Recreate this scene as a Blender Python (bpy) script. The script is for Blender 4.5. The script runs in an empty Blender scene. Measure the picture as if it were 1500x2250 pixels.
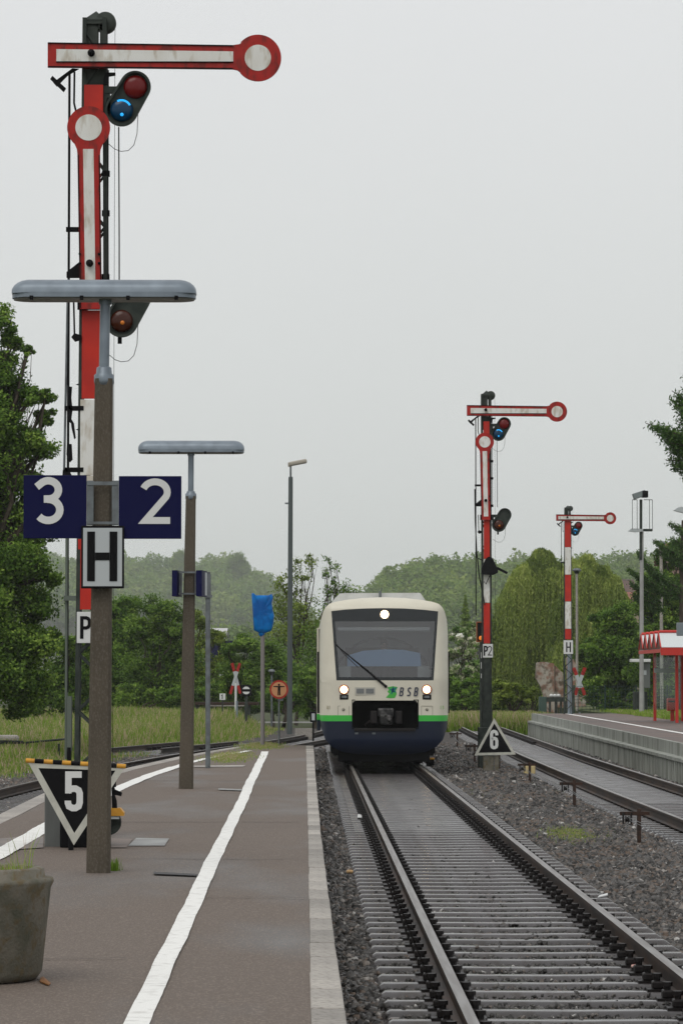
import bpy, bmesh, math, random
import numpy as np
from mathutils import Vector, Matrix, geometry
from math import radians as R, sin, cos, pi

sc = bpy.context.scene
# ------------------------------------------------------------------ camera
F = 7600.0                       # focal length in photograph pixels (1500x2250)
CAMZ = 1.92
PITCH = math.atan(365 / F)
YAW = math.atan(70 * cos(PITCH) / F)
cam_d = bpy.data.cameras.new('camera')
cam = bpy.data.objects.new('camera', cam_d)
sc.collection.objects.link(cam)
cam.location = (0, 0, CAMZ)
cam.rotation_euler = (pi / 2 + PITCH, 0, -YAW)
cam_d.sensor_fit = 'VERTICAL'
cam_d.sensor_height = 36
cam_d.lens = F / 2250 * 36
cam_d.clip_end = 6000
cam_d.clip_start = 0.5
sc.camera = cam

# ------------------------------------------------------------------ world and sun (overcast)
SUN_EL, SUN_AZ = R(52), R(-150)
w = bpy.data.worlds.new("World"); sc.world = w; w.use_nodes = True
nt = w.node_tree; nt.nodes.clear()
sky = nt.nodes.new('ShaderNodeTexSky'); sky.sky_type = 'NISHITA'; sky.sun_disc = False
sky.sun_elevation = SUN_EL; sky.sun_rotation = R(150)
sky.air_density = 1.5; sky.dust_density = 5
hsv = nt.nodes.new('ShaderNodeHueSaturation'); hsv.inputs['Saturation'].default_value = 0.12
mx = nt.nodes.new('ShaderNodeMix'); mx.data_type = 'RGBA'; mx.inputs[0].default_value = 0.9
tc0 = nt.nodes.new('ShaderNodeTexCoord'); sp0 = nt.nodes.new('ShaderNodeSeparateXYZ'); mr0 = nt.nodes.new('ShaderNodeMapRange')
mr0.inputs[1].default_value = 0.02; mr0.inputs[2].default_value = 0.24
gm = nt.nodes.new('ShaderNodeMix'); gm.data_type = 'RGBA'; gm.inputs[6].default_value = (7.15, 7.45, 7.3, 1); gm.inputs[7].default_value = (8.4, 8.5, 8.65, 1)
cn = nt.nodes.new('ShaderNodeTexNoise'); cn.inputs['Scale'].default_value = 5; cn.inputs['Detail'].default_value = 3
cm = nt.nodes.new('ShaderNodeMapRange'); cm.inputs[3].default_value = .97; cm.inputs[4].default_value = 1.03
ch = nt.nodes.new('ShaderNodeHueSaturation')
nt.links.new(tc0.outputs['Generated'], sp0.inputs[0]); nt.links.new(sp0.outputs['Z'], mr0.inputs[0]); nt.links.new(mr0.outputs[0], gm.inputs[0])
nt.links.new(tc0.outputs['Generated'], cn.inputs['Vector']); nt.links.new(cn.outputs[0], cm.inputs[0]); nt.links.new(cm.outputs[0], ch.inputs['Value'])
nt.links.new(gm.outputs[2], ch.inputs['Color']); nt.links.new(ch.outputs[0], mx.inputs[7])
bg = nt.nodes.new('ShaderNodeBackground'); bg.inputs[1].default_value = 0.1
wo = nt.nodes.new('ShaderNodeOutputWorld')
nt.links.new(sky.outputs[0], hsv.inputs['Color']); nt.links.new(hsv.outputs[0], mx.inputs[6])
nt.links.new(mx.outputs[2], bg.inputs[0]); nt.links.new(bg.outputs[0], wo.inputs[0])
sd = bpy.data.lights.new('sun', 'SUN'); sd.energy = 1.1; sd.angle = R(35); sd.color = (1, 0.96, 0.90)
so = bpy.data.objects.new('sun', sd); sc.collection.objects.link(so)
so.rotation_euler = (R(90) - SUN_EL, 0, R(-30))
sc.view_settings.view_transform = 'Standard'; sc.view_settings.look = 'None'
sc.view_settings.exposure = 0.0; sc.view_settings.gamma = 1.0
sc.cycles.volume_bounces = 1; sc.cycles.max_bounces = 7; sc.cycles.transparent_max_bounces = 10
sc.cycles.use_denoising = True
rng = np.random.default_rng(7); random.seed(7)

# ------------------------------------------------------------------ helpers
MR = cam.rotation_euler.to_matrix()
def at(px, py, Y):
    """the world point seen at photograph pixel (px,py) at the distance Y down the line"""
    d = MR @ Vector(((px - 750) / F, -(py - 1125) / F, -1))
    s = Y / d.y
    return Vector((d.x * s, Y, CAMZ + d.z * s))
def ground(px, py, z):
    d = MR @ Vector(((px - 750) / F, -(py - 1125) / F, -1))
    s = (z - CAMZ) / d.z
    return Vector((d.x * s, d.y * s, z))

def nodes(m):
    return m.node_tree.nodes, m.node_tree.links
MATS = {}
def mat(name, col, rough=0.6, metal=0.0, col2=None, nscale=5, nlo=0.4, nhi=0.6, bump=0, bscale=30, rough2=None, spec=0.3,
        col3=None, n3=60, stretch=None, rnd=0, coat=0, detail=4, emis=None, estr=0):
    m = bpy.data.materials.new(name); m.use_nodes = True
    N, L = nodes(m); b = N['Principled BSDF']
    b.inputs['Base Color'].default_value = (*col, 1); b.inputs['Roughness'].default_value = rough
    b.inputs['Metallic'].default_value = metal; b.inputs['Specular IOR Level'].default_value = spec
    if coat: b.inputs['Coat Weight'].default_value = coat; b.inputs['Coat Roughness'].default_value = 0.08
    if emis: b.inputs['Emission Color'].default_value = (*emis, 1); b.inputs['Emission Strength'].default_value = estr
    tc = N.new('ShaderNodeTexCoord'); src = tc.outputs['Object']
    if stretch:
        mp = N.new('ShaderNodeMapping'); mp.inputs['Scale'].default_value = stretch; L.new(src, mp.inputs[0]); srcs = mp.outputs[0]
    else: srcs = src
    cur = None
    if col2:
        n = N.new('ShaderNodeTexNoise'); n.inputs['Scale'].default_value = nscale; n.inputs['Detail'].default_value = detail
        L.new(srcs, n.inputs['Vector'])
        r = N.new('ShaderNodeValToRGB'); r.color_ramp.elements[0].position = nlo; r.color_ramp.elements[1].position = nhi
        r.color_ramp.elements[0].color = (*col, 1); r.color_ramp.elements[1].color = (*col2, 1)
        L.new(n.outputs[0], r.inputs[0]); cur = r.outputs[0]
        if rough2 is not None:
            mr = N.new('ShaderNodeMapRange'); mr.inputs[1].default_value = nlo; mr.inputs[2].default_value = nhi
            mr.inputs[3].default_value = rough; mr.inputs[4].default_value = rough2
            L.new(n.outputs[0], mr.inputs[0]); L.new(mr.outputs[0], b.inputs['Roughness'])
    if col3:
        n = N.new('ShaderNodeTexNoise'); n.inputs['Scale'].default_value = n3; n.inputs['Detail'].default_value = 3
        L.new(srcs, n.inputs['Vector'])
        mr = N.new('ShaderNodeMapRange'); mr.inputs[1].default_value = 0.5; mr.inputs[2].default_value = 0.66
        L.new(n.outputs[0], mr.inputs[0])
        x = N.new('ShaderNodeMix'); x.data_type = 'RGBA'
        L.new(mr.outputs[0], x.inputs[0])
        if cur: L.new(cur, x.inputs[6])
        else: x.inputs[6].default_value = (*col, 1)
        x.inputs[7].default_value = (*col3, 1); cur = x.outputs[2]
    if rnd:
        oi = N.new('ShaderNodeObjectInfo'); mr = N.new('ShaderNodeMapRange')
        mr.inputs[3].default_value = 1 - rnd; mr.inputs[4].default_value = 1 + rnd
        L.new(oi.outputs['Random'], mr.inputs[0])
        h = N.new('ShaderNodeHueSaturation')
        if cur: L.new(cur, h.inputs['Color'])
        else: h.inputs['Color'].default_value = (*col, 1)
        L.new(mr.outputs[0], h.inputs['Value']); cur = h.outputs[0]
    if cur: L.new(cur, b.inputs['Base Color'])
    if bump:
        n = N.new('ShaderNodeTexNoise'); n.inputs['Scale'].default_value = bscale; n.inputs['Detail'].default_value = 5
        L.new(srcs, n.inputs['Vector'])
        bp = N.new('ShaderNodeBump'); bp.inputs['Strength'].default_value = bump; bp.inputs['Distance'].default_value = 0.02
        L.new(n.outputs[0], bp.inputs['Height']); L.new(bp.outputs[0], b.inputs['Normal'])
    MATS[name] = m
    return m

def mat_tint(name, cols, rough=0.6, trans=0.0, spec=0.3):
    """colour picked along a ramp by the per-face attribute 'tint' (leaf to leaf, stone to stone)"""
    m = bpy.data.materials.new(name); m.use_nodes = True
    N, L = nodes(m); b = N['Principled BSDF']; b.inputs['Roughness'].default_value = rough
    b.inputs['Specular IOR Level'].default_value = spec
    a = N.new('ShaderNodeAttribute'); a.attribute_name = 'tint'
    r = N.new('ShaderNodeValToRGB'); e = r.color_ramp.elements
    while len(e) < len(cols): e.new(0.5)
    for k, c in enumerate(cols):
        e[k].position = k / (len(cols) - 1); e[k].color = (*c, 1)
    L.new(a.outputs['Fac'], r.inputs[0]); L.new(r.outputs[0], b.inputs['Base Color'])
    if trans:
        t = N.new('ShaderNodeBsdfTranslucent'); L.new(r.outputs[0], t.inputs[0])
        x = N.new('ShaderNodeMixShader'); x.inputs[0].default_value = trans
        L.new(b.outputs[0], x.inputs[1]); L.new(t.outputs[0], x.inputs[2])
        L.new(x.outputs[0], N['Material Output'].inputs[0])
    return m

ORG = {}
def tag(o, label=None, cat=None, group=None, kind=None):
    if label: o['label'] = label
    if cat: o['category'] = cat
    if group: o['group'] = group
    if kind: o['kind'] = kind
    return o
def thing(name, loc, label=None, cat=None, group=None, kind=None):
    o = bpy.data.objects.new(name, None); sc.collection.objects.link(o)
    o.empty_display_size = 0.2
    o.location = loc; ORG[o.name] = Vector(loc)
    return tag(o, label, cat, group, kind)
def copy_tree(o, loc=None, rz=None, parent=None, **kw):
    c = o.copy(); sc.collection.objects.link(c); ORG[c.name] = Vector(loc) if loc is not None else ORG.get(o.name, Vector())
    if parent: c.parent = parent
    for ch in list(o.children): copy_tree(ch, parent=c)
    if loc is not None: c.location = loc
    if rz is not None: c.rotation_euler = (0, 0, rz)
    tag(c, **kw)
    return c

class MB:
    def __init__(s): s.v = []; s.f = []; s.sm = []; s.mi = []
    def add(s, vs, fs, smooth=False, mi=0):
        n = len(s.v); s.v += [tuple(v) for v in vs]
        for f in fs: s.f.append(tuple(i + n for i in f)); s.sm.append(smooth); s.mi.append(mi)
        return s
    def box(s, a, b, mi=0, rot=None, piv=None):
        x0, y0, z0 = a; x1, y1, z1 = b
        vs = [Vector(p) for p in ((x0,y0,z0),(x1,y0,z0),(x1,y1,z0),(x0,y1,z0),(x0,y0,z1),(x1,y0,z1),(x1,y1,z1),(x0,y1,z1))]
        if rot is not None:
            pv = Vector(piv) if piv is not None else (Vector(a) + Vector(b)) / 2
            vs = [rot @ (v - pv) + pv for v in vs]
        return s.add(vs, [(0,3,2,1),(4,5,6,7),(0,1,5,4),(1,2,6,5),(2,3,7,6),(3,0,4,7)], mi=mi)
    def bbox(s, a, b, bev=0.01, mi=0, rot=None, piv=None):
        """box with bevelled edges"""
        bm = bmesh.new(); a = Vector(a); b = Vector(b); c = (a + b) / 2; d = b - a
        bmesh.ops.create_cube(bm, size=1)
        for v in bm.verts: v.co = Vector((v.co.x * d.x, v.co.y * d.y, v.co.z * d.z)) + c
        bmesh.ops.bevel(bm, geom=bm.edges[:], offset=bev, segments=2, affect='EDGES', profile=0.5)
        pv = Vector(piv) if piv is not None else c
        if rot is not None:
            for v in bm.verts: v.co = rot @ (v.co - pv) + pv
        bm.verts.index_update()
        s.add([v.co for v in bm.verts], [[v.index for v in f.verts] for f in bm.faces], mi=mi); bm.free(); return s
    def tube(s, pts, r, n=8, mi=0, smooth=True, caps=True, sq=None):
        pts = [Vector(p) for p in pts]; rs = r if hasattr(r, '__len__') else [r] * len(pts)
        vs = []; prev = None
        for i, p in enumerate(pts):
            t = (pts[min(i + 1, len(pts) - 1)] - pts[max(i - 1, 0)]).normalized()
            if prev is None:
                up = Vector((0, 0, 1)) if abs(t.z) < 0.9 else Vector((1, 0, 0))
                a = t.cross(up).normalized()
            else: a = (prev - t * prev.dot(t)).normalized()
            prev = a; b = t.cross(a)
            for k in range(n):
                an = 2 * pi * (k + 0.5) / n
                vs.append(p + (a * cos(an) + b * sin(an)) * rs[i])
        fs = []
        for i in range(len(pts) - 1):
            for k in range(n):
                k2 = (k + 1) % n
                fs.append((i*n+k, i*n+k2, (i+1)*n+k2, (i+1)*n+k))
        s.add(vs, fs, smooth and n > 5, mi)
        if caps:
            s.add(vs[:n], [tuple(range(n))[::-1]], False, mi); s.add(vs[-n:], [tuple(range(n))], False, mi)
        return s
    def prism(s, poly, y0, y1, mi=0, M=None, mi_side=None):
        """polygon of (x,z) extruded from y0 (near) to y1"""
        n = len(poly)
        vs = [Vector((x, y0, z)) for x, z in poly] + [Vector((x, y1, z)) for x, z in poly]
        if M: vs = [M @ v for v in vs]
        ar = sum(poly[i][0]*poly[(i+1)%n][1] - poly[(i+1)%n][0]*poly[i][1] for i in range(n))
        o = list(range(n)) if ar > 0 else list(range(n))[::-1]
        tri = geometry.tessellate_polygon([[Vector((x, z, 0)) for x, z in poly]])
        s.add(vs, [t for t in tri] + [(a + n, c + n, b + n) for a, b, c in tri], mi=mi)
        s.add(vs, [(o[i], o[(i+1)%n], o[(i+1)%n]+n, o[i]+n) for i in range(n)], mi=mi if mi_side is None else mi_side)
        return s
    def lathe(s, prof, c, n=24, mi=0, axis='Z', smooth=True):
        vs = []; c = Vector(c)
        for r, h in prof:
            for k in range(n):
                an = 2 * pi * k / n
                if axis == 'Z': p = Vector((r * cos(an), r * sin(an), h))
                elif axis == 'Y': p = Vector((r * cos(an), h, r * sin(an)))
                else: p = Vector((h, r * cos(an), r * sin(an)))
                vs.append(c + p)
        fs = [(i*n+k, i*n+(k+1)%n, (i+1)*n+(k+1)%n, (i+1)*n+k) for i in range(len(prof)-1) for k in range(n)]
        return s.add(vs, fs, smooth, mi)
    def stroke(s, pts, wd, y, th=0.002, closed=False, mi=0, M=None):
        """flat ribbon (x,z) of width wd, its face at y (towards the viewer), mitred"""
        P = [Vector((p[0], p[1])) for p in pts]; n = len(P); Lf = []; Rt = []
        for i in range(n):
            a = P[i] - P[i-1] if (i > 0 or closed) else P[1] - P[0]
            b = P[(i+1) % n] - P[i] if (i < n-1 or closed) else P[-1] - P[-2]
            a.normalize(); b.normalize()
            na = Vector((-a.y, a.x)); nb = Vector((-b.y, b.x)); m = (na + nb)
            m = m.normalized() if m.length > 1e-4 else na
            k = wd / 2 / max(m.dot(na), 0.42)
            Lf.append(P[i] + m * k); Rt.append(P[i] - m * k)
        vs = []
        for l, r in zip(Lf, Rt):
            vs += [Vector((l.x, y, l.y)), Vector((r.x, y, r.y)), Vector((l.x, y+th, l.y)), Vector((r.x, y+th, r.y))]
        if M: vs = [M @ v for v in vs]
        fs = []
        for i in range(n if closed else n - 1):
            j = (i + 1) % n; a, b = 4*i, 4*j
            fs += [(a, a+1, b+1, b), (a, b, b+2, a+2), (a+1, a+3, b+3, b+1)]
        if not closed: fs += [(0, 2, 3, 1), (4*n-4, 4*n-3, 4*n-1, 4*n-2)]
        return s.add(vs, fs, mi=mi)
    def build(s, name, m, parent=None, loc=None):
        me = bpy.data.meshes.new(name)
        org = ORG[parent.name] if parent is not None else Vector(loc or (0, 0, 0))
        me.from_pydata([(v[0]-org.x, v[1]-org.y, v[2]-org.z) for v in s.v], [], s.f)
        me.polygons.foreach_set('use_smooth', s.sm)
        for q in (m if isinstance(m, (list, tuple)) else [m]): me.materials.append(q)
        me.polygons.foreach_set('material_index', s.mi)
        me.validate(); me.update()
        o = bpy.data.objects.new(name, me); sc.collection.objects.link(o)
        if parent is not None: o.parent = parent; ORG[o.name] = org
        else: o.location = org; ORG[o.name] = org
        return o
def circ(cx, cz, r, a0=0, a1=360, n=24):
    return [(cx + r*cos(R(a0 + (a1-a0)*k/n)), cz + r*sin(R(a0 + (a1-a0)*k/n))) for k in range(n + (0 if abs(a1-a0) == 360 else 1))]

def np_mesh(name, V, FQ, tint=None, m=None, parent=None, loc=(0, 0, 0), smooth=False):
    """mesh from numpy: V (n,3) world, FQ (m,k) faces, tint per face"""
    me = bpy.data.meshes.new(name); k = FQ.shape[1]
    org = ORG[parent.name] if parent is not None else Vector(loc)
    V = V - np.array(org)[None, :]
    me.vertices.add(len(V)); me.vertices.foreach_set('co', V.astype(np.float32).ravel())
    me.loops.add(FQ.size); me.loops.foreach_set('vertex_index', FQ.astype(np.int32).ravel())
    me.polygons.add(len(FQ)); me.polygons.foreach_set('loop_start', np.arange(0, FQ.size, k, dtype=np.int32))
    me.polygons.foreach_set('loop_total', np.full(len(FQ), k, dtype=np.int32))
    if smooth: me.polygons.foreach_set('use_smooth', np.ones(len(FQ), dtype=bool))
    if tint is not None:
        a = me.attributes.new('tint', 'FLOAT', 'FACE'); a.data.foreach_set('value', tint.astype(np.float32))
    if m: me.materials.append(m)
    me.update(calc_edges=True)
    o = bpy.data.objects.new(name, me); sc.collection.objects.link(o)
    if parent is not None: o.parent = parent
    else: o.location = org
    ORG[o.name] = org
    return o

GLY = {
 '3': ([[(0.045,0.80)] + circ(.28,.735,.205,125,-82,14) + [(.19,.53)], [(.26,.525)] + circ(.28,.29,.235,84,-142,16)], 0.6),
 '2': ([circ(.27,.71,.235,160,-28,14) + [(.085,.065),(.56,.065)]], 0.6),
 '5': ([[(.43,.935),(.08,.935),(.08,.44)],[(.06,.49),(.12,.545),(.2,.565),(.27,.565),(.35,.52),(.38,.44),(.38,.2),(.35,.1),(.27,.055),(.19,.055),(.1,.1),(.07,.19),(.07,.25)]], 0.45),
 '6': ([[(.385,.73),(.38,.83),(.33,.91),(.25,.945),(.18,.945),(.1,.9),(.07,.8),(.07,.2),(.1,.1),(.18,.055),(.26,.055),(.35,.1),(.385,.2),(.385,.42),(.35,.52),(.27,.565),(.19,.56),(.12,.5)]], 0.45),
 'P': ([[(.07,0),(.07,.93),(.27,.93),(.36,.89),(.41,.8),(.41,.62),(.36,.52),(.27,.48),(.14,.48)]], 0.48),
 'H': ([[(.08,0),(.08,1)],[(.145,.5),(.415,.5)],[(.48,0),(.48,1)]], 0.56),
 'B': ([[(.07,0),(.07,.95),(.3,.95),(.38,.9),(.41,.82),(.41,.65),(.37,.56),(.3,.52),(.12,.51)],[(.3,.475),(.39,.44),(.44,.34),(.44,.18),(.4,.08),(.3,.05),(.12,.05)]], 0.6),
 'S': ([[(.42,.86),(.34,.93),(.24,.95),(.13,.91),(.07,.82),(.07,.68),(.13,.58),(.34,.43),(.42,.34),(.42,.2),(.35,.09),(.25,.05),(.13,.07),(.05,.13)]], 0.6),
 '0': ([[(.2,.05),(.09,.1),(.05,.25),(.05,.75),(.09,.9),(.2,.95),(.31,.9),(.35,.75),(.35,.25),(.31,.1)]], 0.5),
 '1': ([[(.02,.72),(.2,.93),(.2,0)]], 0.4),
}
def glyph(mb, ch, x, z, h, wf, y, sx=1.0, shear=0, mi=0, M=None, th=0.002):
    """one character, lower left corner (x,z), height h, stroke width wf*h"""
    for si, st in enumerate(GLY[ch][0]):
        pts = [(x + (a*sx + b*shear)*h, z + b*h) for a, b in st]
        mb.stroke(pts, wf*h, y - .0011*si, th, closed=(ch == '0'), mi=mi, M=M)

# ------------------------------------------------------------------ materials
M = {}
M['asphalt'] = mat('wet_asphalt', (.126,.099,.080), .80, col2=(.105,.101,.097), nscale=.8, nlo=.50, nhi=.76, rough2=.50, bump=.6, bscale=110, col3=(.185,.150,.122), n3=75, stretch=(1,.3,1), spec=.4)
M['asphalt_r'] = mat('worn_paving', (.16,.115,.10), .7, col2=(.115,.10,.092), nscale=.6, bump=.3, bscale=60)
M['kerb'] = mat('kerb_concrete', (.37,.345,.31), .7, col2=(.27,.252,.23), nscale=1.3, bump=.25, bscale=90, rnd=.24, col3=(.20,.185,.165), n3=26)
M['paint'] = mat('white_marking', (.78,.78,.75), .6, col2=(.52,.51,.48), nscale=14, nlo=.52, nhi=.78, bump=.3, bscale=90)
M['white'] = mat('white_enamel', (.70,.70,.67), .4, col2=(.62,.60,.55), nscale=5, nlo=.45, nhi=.75, col3=(.50,.46,.39), n3=13, stretch=(1,1,.35))
M['red'] = mat('signal_red', (.36,.016,.012), .5, col2=(.26,.016,.014), nscale=4, nlo=.45, nhi=.8, spec=.25, col3=(.17,.016,.012), n3=16, stretch=(1,1,.4))
M['redbright'] = mat('mast_red', (.50,.026,.014), .5, col2=(.40,.022,.015), nscale=3, spec=.25)
M['dark'] = mat('grey_green_steel', (.026,.033,.029), .6, col2=(.044,.052,.045), nscale=7, spec=.15)
M['black'] = mat('black_paint', (.006,.006,.007), .6, spec=.08)
M['rust'] = mat('rusty_iron', (.045,.022,.014), .75, col2=(.022,.014,.011), nscale=20)
M['galv'] = mat('galvanised_steel', (.22,.26,.30), .42, metal=.35, col2=(.16,.19,.22), nscale=6, nlo=.35, nhi=.7)
M['galvd'] = mat('weathered_steel', (.16,.18,.19), .5, metal=.3, col2=(.11,.12,.125), nscale=8)
M['concrete'] = mat('post_concrete', (.098,.082,.062), .85, col2=(.070,.060,.046), nscale=4, nlo=.3, nhi=.75, bump=.4, bscale=70, stretch=(1,1,.5), col3=(.115,.10,.08), n3=90, spec=.15)
M['tub'] = mat('mossy_concrete', (.17,.155,.125), .85, col2=(.085,.085,.062), nscale=6, nlo=.38, nhi=.68, bump=.3, bscale=60, col3=(.12,.095,.055), n3=16)
M['navy'] = mat('navy_panel', (.006,.007,.046), .5, spec=.08)
M['signwhite'] = mat('sign_white', (.62,.63,.62), .4)
M['signgrey'] = mat('sign_grey', (.42,.45,.46), .4)
M['yellow'] = mat('yellow_paint', (.60,.30,.03), .5, col2=(.50,.24,.03), nscale=9)
M['redglass'] = mat('red_glass', (.13,.004,.004), .25, spec=.3)
M['amber'] = mat('amber_glass', (.045,.010,.004), .25, spec=.3)
M['blueglass'] = mat('blue_glass', (.001,.035,.085), .22, spec=.3)
M['blueglint'] = mat('blue_painted_glint', (.01,.2,.5), .2, emis=(.02,.45,1), estr=.9)
M['amberglint'] = mat('amber_painted_glint', (.5,.15,.02), .2, emis=(1,.30,.02), estr=.08)
M['railside'] = mat('rail_side', (.050,.030,.020), .6, col2=(.022,.016,.013), nscale=6, stretch=(1,.2,1))
M['railtop'] = mat('rail_top', (.22,.21,.20), .34, metal=.6, col2=(.12,.105,.095), nscale=3, stretch=(8,.3,1))
M['sleeper'] = mat('wet_steel_sleeper', (.062,.057,.058), .12, col2=(.036,.029,.026), nscale=5, nlo=.48, nhi=.74, rough2=.36, rnd=.22, col3=(.034,.026,.021), n3=9, spec=.6)
M['chair'] = mat('rail_chair', (.010,.008,.008), .5, spec=.25)
M['earth'] = mat('ballast_bed', (.035,.032,.030), .9, col2=(.055,.045,.036), nscale=9, bump=1, bscale=40, rough2=.7)
M['grit'] = mat('wet_grit', (.040,.037,.036), .30, col2=(.060,.056,.054), nscale=3, bump=.25, bscale=50, rough2=.5, spec=.5)
M['ballast'] = mat_tint('ballast_stone', [(.012,.011,.010),(.044,.041,.038),(.115,.110,.104),(.12,.085,.062),(.40,.39,.37)], rough=.48, spec=.35)
M['green_ground'] = mat('meadow_ground', (.030,.045,.014), .95, col2=(.060,.070,.025), nscale=.3, bump=1, bscale=8)
M['lawn'] = mat('lawn_ground', (.055,.085,.022), .95, col2=(.09,.10,.035), nscale=1.2, bump=1, bscale=20)
M['road'] = mat('road_surface', (.30,.29,.28), .6, col2=(.24,.235,.23), nscale=1)
M['wall'] = mat('platform_concrete', (.33,.345,.315), .75, col2=(.17,.18,.155), nscale=2.2, nlo=.42, nhi=.72, stretch=(1,1,.35), bump=.3, bscale=30)
M['trunk'] = mat('bark', (.045,.035,.025), .9, col2=(.075,.06,.045), nscale=10, bump=.8, bscale=30, stretch=(1,1,.3))
M['bluebag'] = mat('blue_plastic_sheet', (.001,.15,.46), .45, col2=(.001,.08,.30), spec=.15, nscale=5, bump=.5, bscale=9)
# ------------------------------------------------------------------ the ground
def sheet(name, xs, ys, zf, m, kind='structure'):
    X, Y = np.meshgrid(xs, ys); Z = zf(X, Y)
    V = np.stack([X.ravel(), Y.ravel(), Z.ravel()], 1); nx, ny = len(xs), len(ys)
    i = np.arange((nx-1)*(ny-1)); r = i // (nx-1); c = i % (nx-1); a = r*nx + c
    o = np_mesh(name, V, np.stack([a, a+1, a+nx+1, a+nx], 1), m=m, smooth=True)
    return tag(o, kind=kind)
def fbm(X, Y, s, seed=0):
    v = np.zeros_like(X, dtype=float); r = np.random.default_rng(seed)
    for k in range(7):
        a, b, p, q = r.uniform(-1, 1, 4); L = s * (0.6 + 0.25*k)
        v += np.sin((a*X + b*Y) / np.hypot(a, b) / L * 6.28 + p*9) * np.cos((b*X - a*Y) / np.hypot(a, b) / L * 5 + q*9) / (1 + .25*k)
    return v / 4
gx = np.concatenate([np.linspace(-900, -40, 30), np.linspace(-38, 60, 50), np.linspace(62, 900, 30)])
gy = np.concatenate([np.linspace(-60, 200, 60), np.linspace(205, 3300, 120)])
def ground_z(X, Y):
    z = np.full_like(X, -0.42, dtype=float)
    hl = 56 * np.exp(-((Y - 2150) / 480)**2) * (1 / (1 + np.exp((X + 8) / 13)))          # hill to the left
    hr = 30 * np.exp(-((Y - 1230) / 260)**2) * (1 / (1 + np.exp(-(X - 16) / 7)))         # nearer hill to the right
    return z + hl + hr
def hill_z(x, y): return float(ground_z(np.array([x*1.0]), np.array([y*1.0]))[0])
sheet('ground', gx, gy, ground_z, M['green_ground'])

def smooth_track(pts):
    ys = np.array([p[1] for p in pts], float); xs = np.array([p[0] for p in pts], float)
    yy = np.arange(ys[0] - 12, ys[-1] + 12, .5); xx = np.interp(yy, ys, xs)
    # extend straight past both ends
    xx[yy < ys[0]] = xs[0] + (yy[yy < ys[0]] - ys[0]) * (xs[1]-xs[0])/(ys[1]-ys[0])
    xx[yy > ys[-1]] = xs[-1] + (yy[yy > ys[-1]] - ys[-1]) * (xs[-1]-xs[-2])/(ys[-1]-ys[-2])
    k = np.hanning(31); k /= k.sum(); xp = np.pad(xx, 15, 'edge'); xs2 = np.convolve(xp, k, 'valid')
    return lambda Y: float(np.interp(Y, yy, xs2))
T1 = lambda Y: 1.665
T2 = smooth_track([(5.80, 30), (5.84, 50), (5.86, 61), (5.93, 72), (6.05, 87), (6.35, 108), (6.75, 136), (7.1, 160), (7.4, 200)])
T3 = smooth_track([(-5.08, 30), (-5.05, 42), (-4.90, 52), (-4.62, 60), (-4.15, 69), (-3.42, 79), (-2.5, 89), (-1.1, 101), (0.35, 115), (1.25, 127), (1.62, 140)])
T4 = smooth_track([(-7.6, 72), (-6.4, 84), (-4.75, 95.5), (-3.1, 105), (-1.2, 116), (.4, 127), (1.3, 140)])

RAILP = [(-.0335,0),(.0335,0),(.0335,-.035),(.009,-.052),(.009,-.125),(.0625,-.138),(.0625,-.149),(-.0625,-.149),(-.0625,-.138),(-.009,-.125),(-.009,-.052),(-.0335,-.035)]
def rail(parent, fx, off, y0, y1, step=1.0):
    ys = np.arange(y0, y1 + .01, step); n = len(RAILP); mb = MB(); vs = []
    for y in ys:
        dx = (fx(y + .3) - fx(y - .3)) / .6; nrm = Vector((1, -dx)).normalized()
        cx = fx(y) + off * nrm.x; cy = y + off * nrm.y
        for u, z in RAILP: vs.append((cx + u*nrm.x, cy + u*nrm.y, z))
    nr = len(ys)
    fs = [(i*n+k, i*n+(k+1)%n, (i+1)*n+(k+1)%n, (i+1)*n+k) for i in range(nr-1) for k in range(1, n)]
    mb.add(vs, fs); mb.add(vs, [(i*n, i*n+1, (i+1)*n+1, (i+1)*n) for i in range(nr-1)], mi=1)
    mb.add(vs[:n], [tuple(range(n))]); mb.add(vs[-n:], [tuple(range(n))[::-1]])
    mb.build('rail', [M['railside'], M['railtop']], parent)

def sleeper_mb(mb, L=2.5, M4=None):
    """pressed steel trough sleeper: sloping flanks, flat crown, ends turned down"""
    prof = [(-.135,-.075),(-.125,-.045),(-.085,-.006),(-.060,0),(.060,0),(.085,-.006),(.125,-.045),(.135,-.075)]
    xs = [-L/2, -L/2+.03, -L/2+.09, -.9, -.45, 0, .45, .9, L/2-.09, L/2-.03, L/2]; drop = [-.10, -.035, 0,0,0,-.004,0,0, 0,-.035,-.10]
    sc_ = [.72, .92, 1,1,1,1,1,1,1,.92,.72]
    vs = []
    for x, d, q in zip(xs, drop, sc_):
        for v, z in prof: vs.append(Vector((x, v*q, z - .165 + d)))
    if M4: vs = [M4 @ v for v in vs]
    n = len(prof)
    fs = [(i*n+k, (i+1)*n+k, (i+1)*n+k+1, i*n+k+1) for i in range(len(xs)-1) for k in range(n-1)]
    return mb.add(vs, fs, True)
def chair_mb(mb, sx, M4=None):
    """rail chair with clips and bolts on both sides of one rail"""
    q = MB()
    c = sx * .7525
    q.box((c-.17, -.07, -.166), (c+.17, .07, -.150))
    for s in (-1, 1):
        a, b = sorted((c + s*.062, c + s*.135))
        q.bbox((a, -.055, -.151), (b, .055, -.098), .012)
        q.tube([(c + s*.10, 0, -.12), (c + s*.10, 0, -.055)], .022, 6)
        q.tube([(c + s*.10, 0, -.075), (c + s*.10, 0, -.048)], .034, 6)
    vs = [Vector(v) for v in q.v]
    if M4: vs = [M4 @ v for v in vs]
    mb.add(vs, q.f)
    return mb
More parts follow.
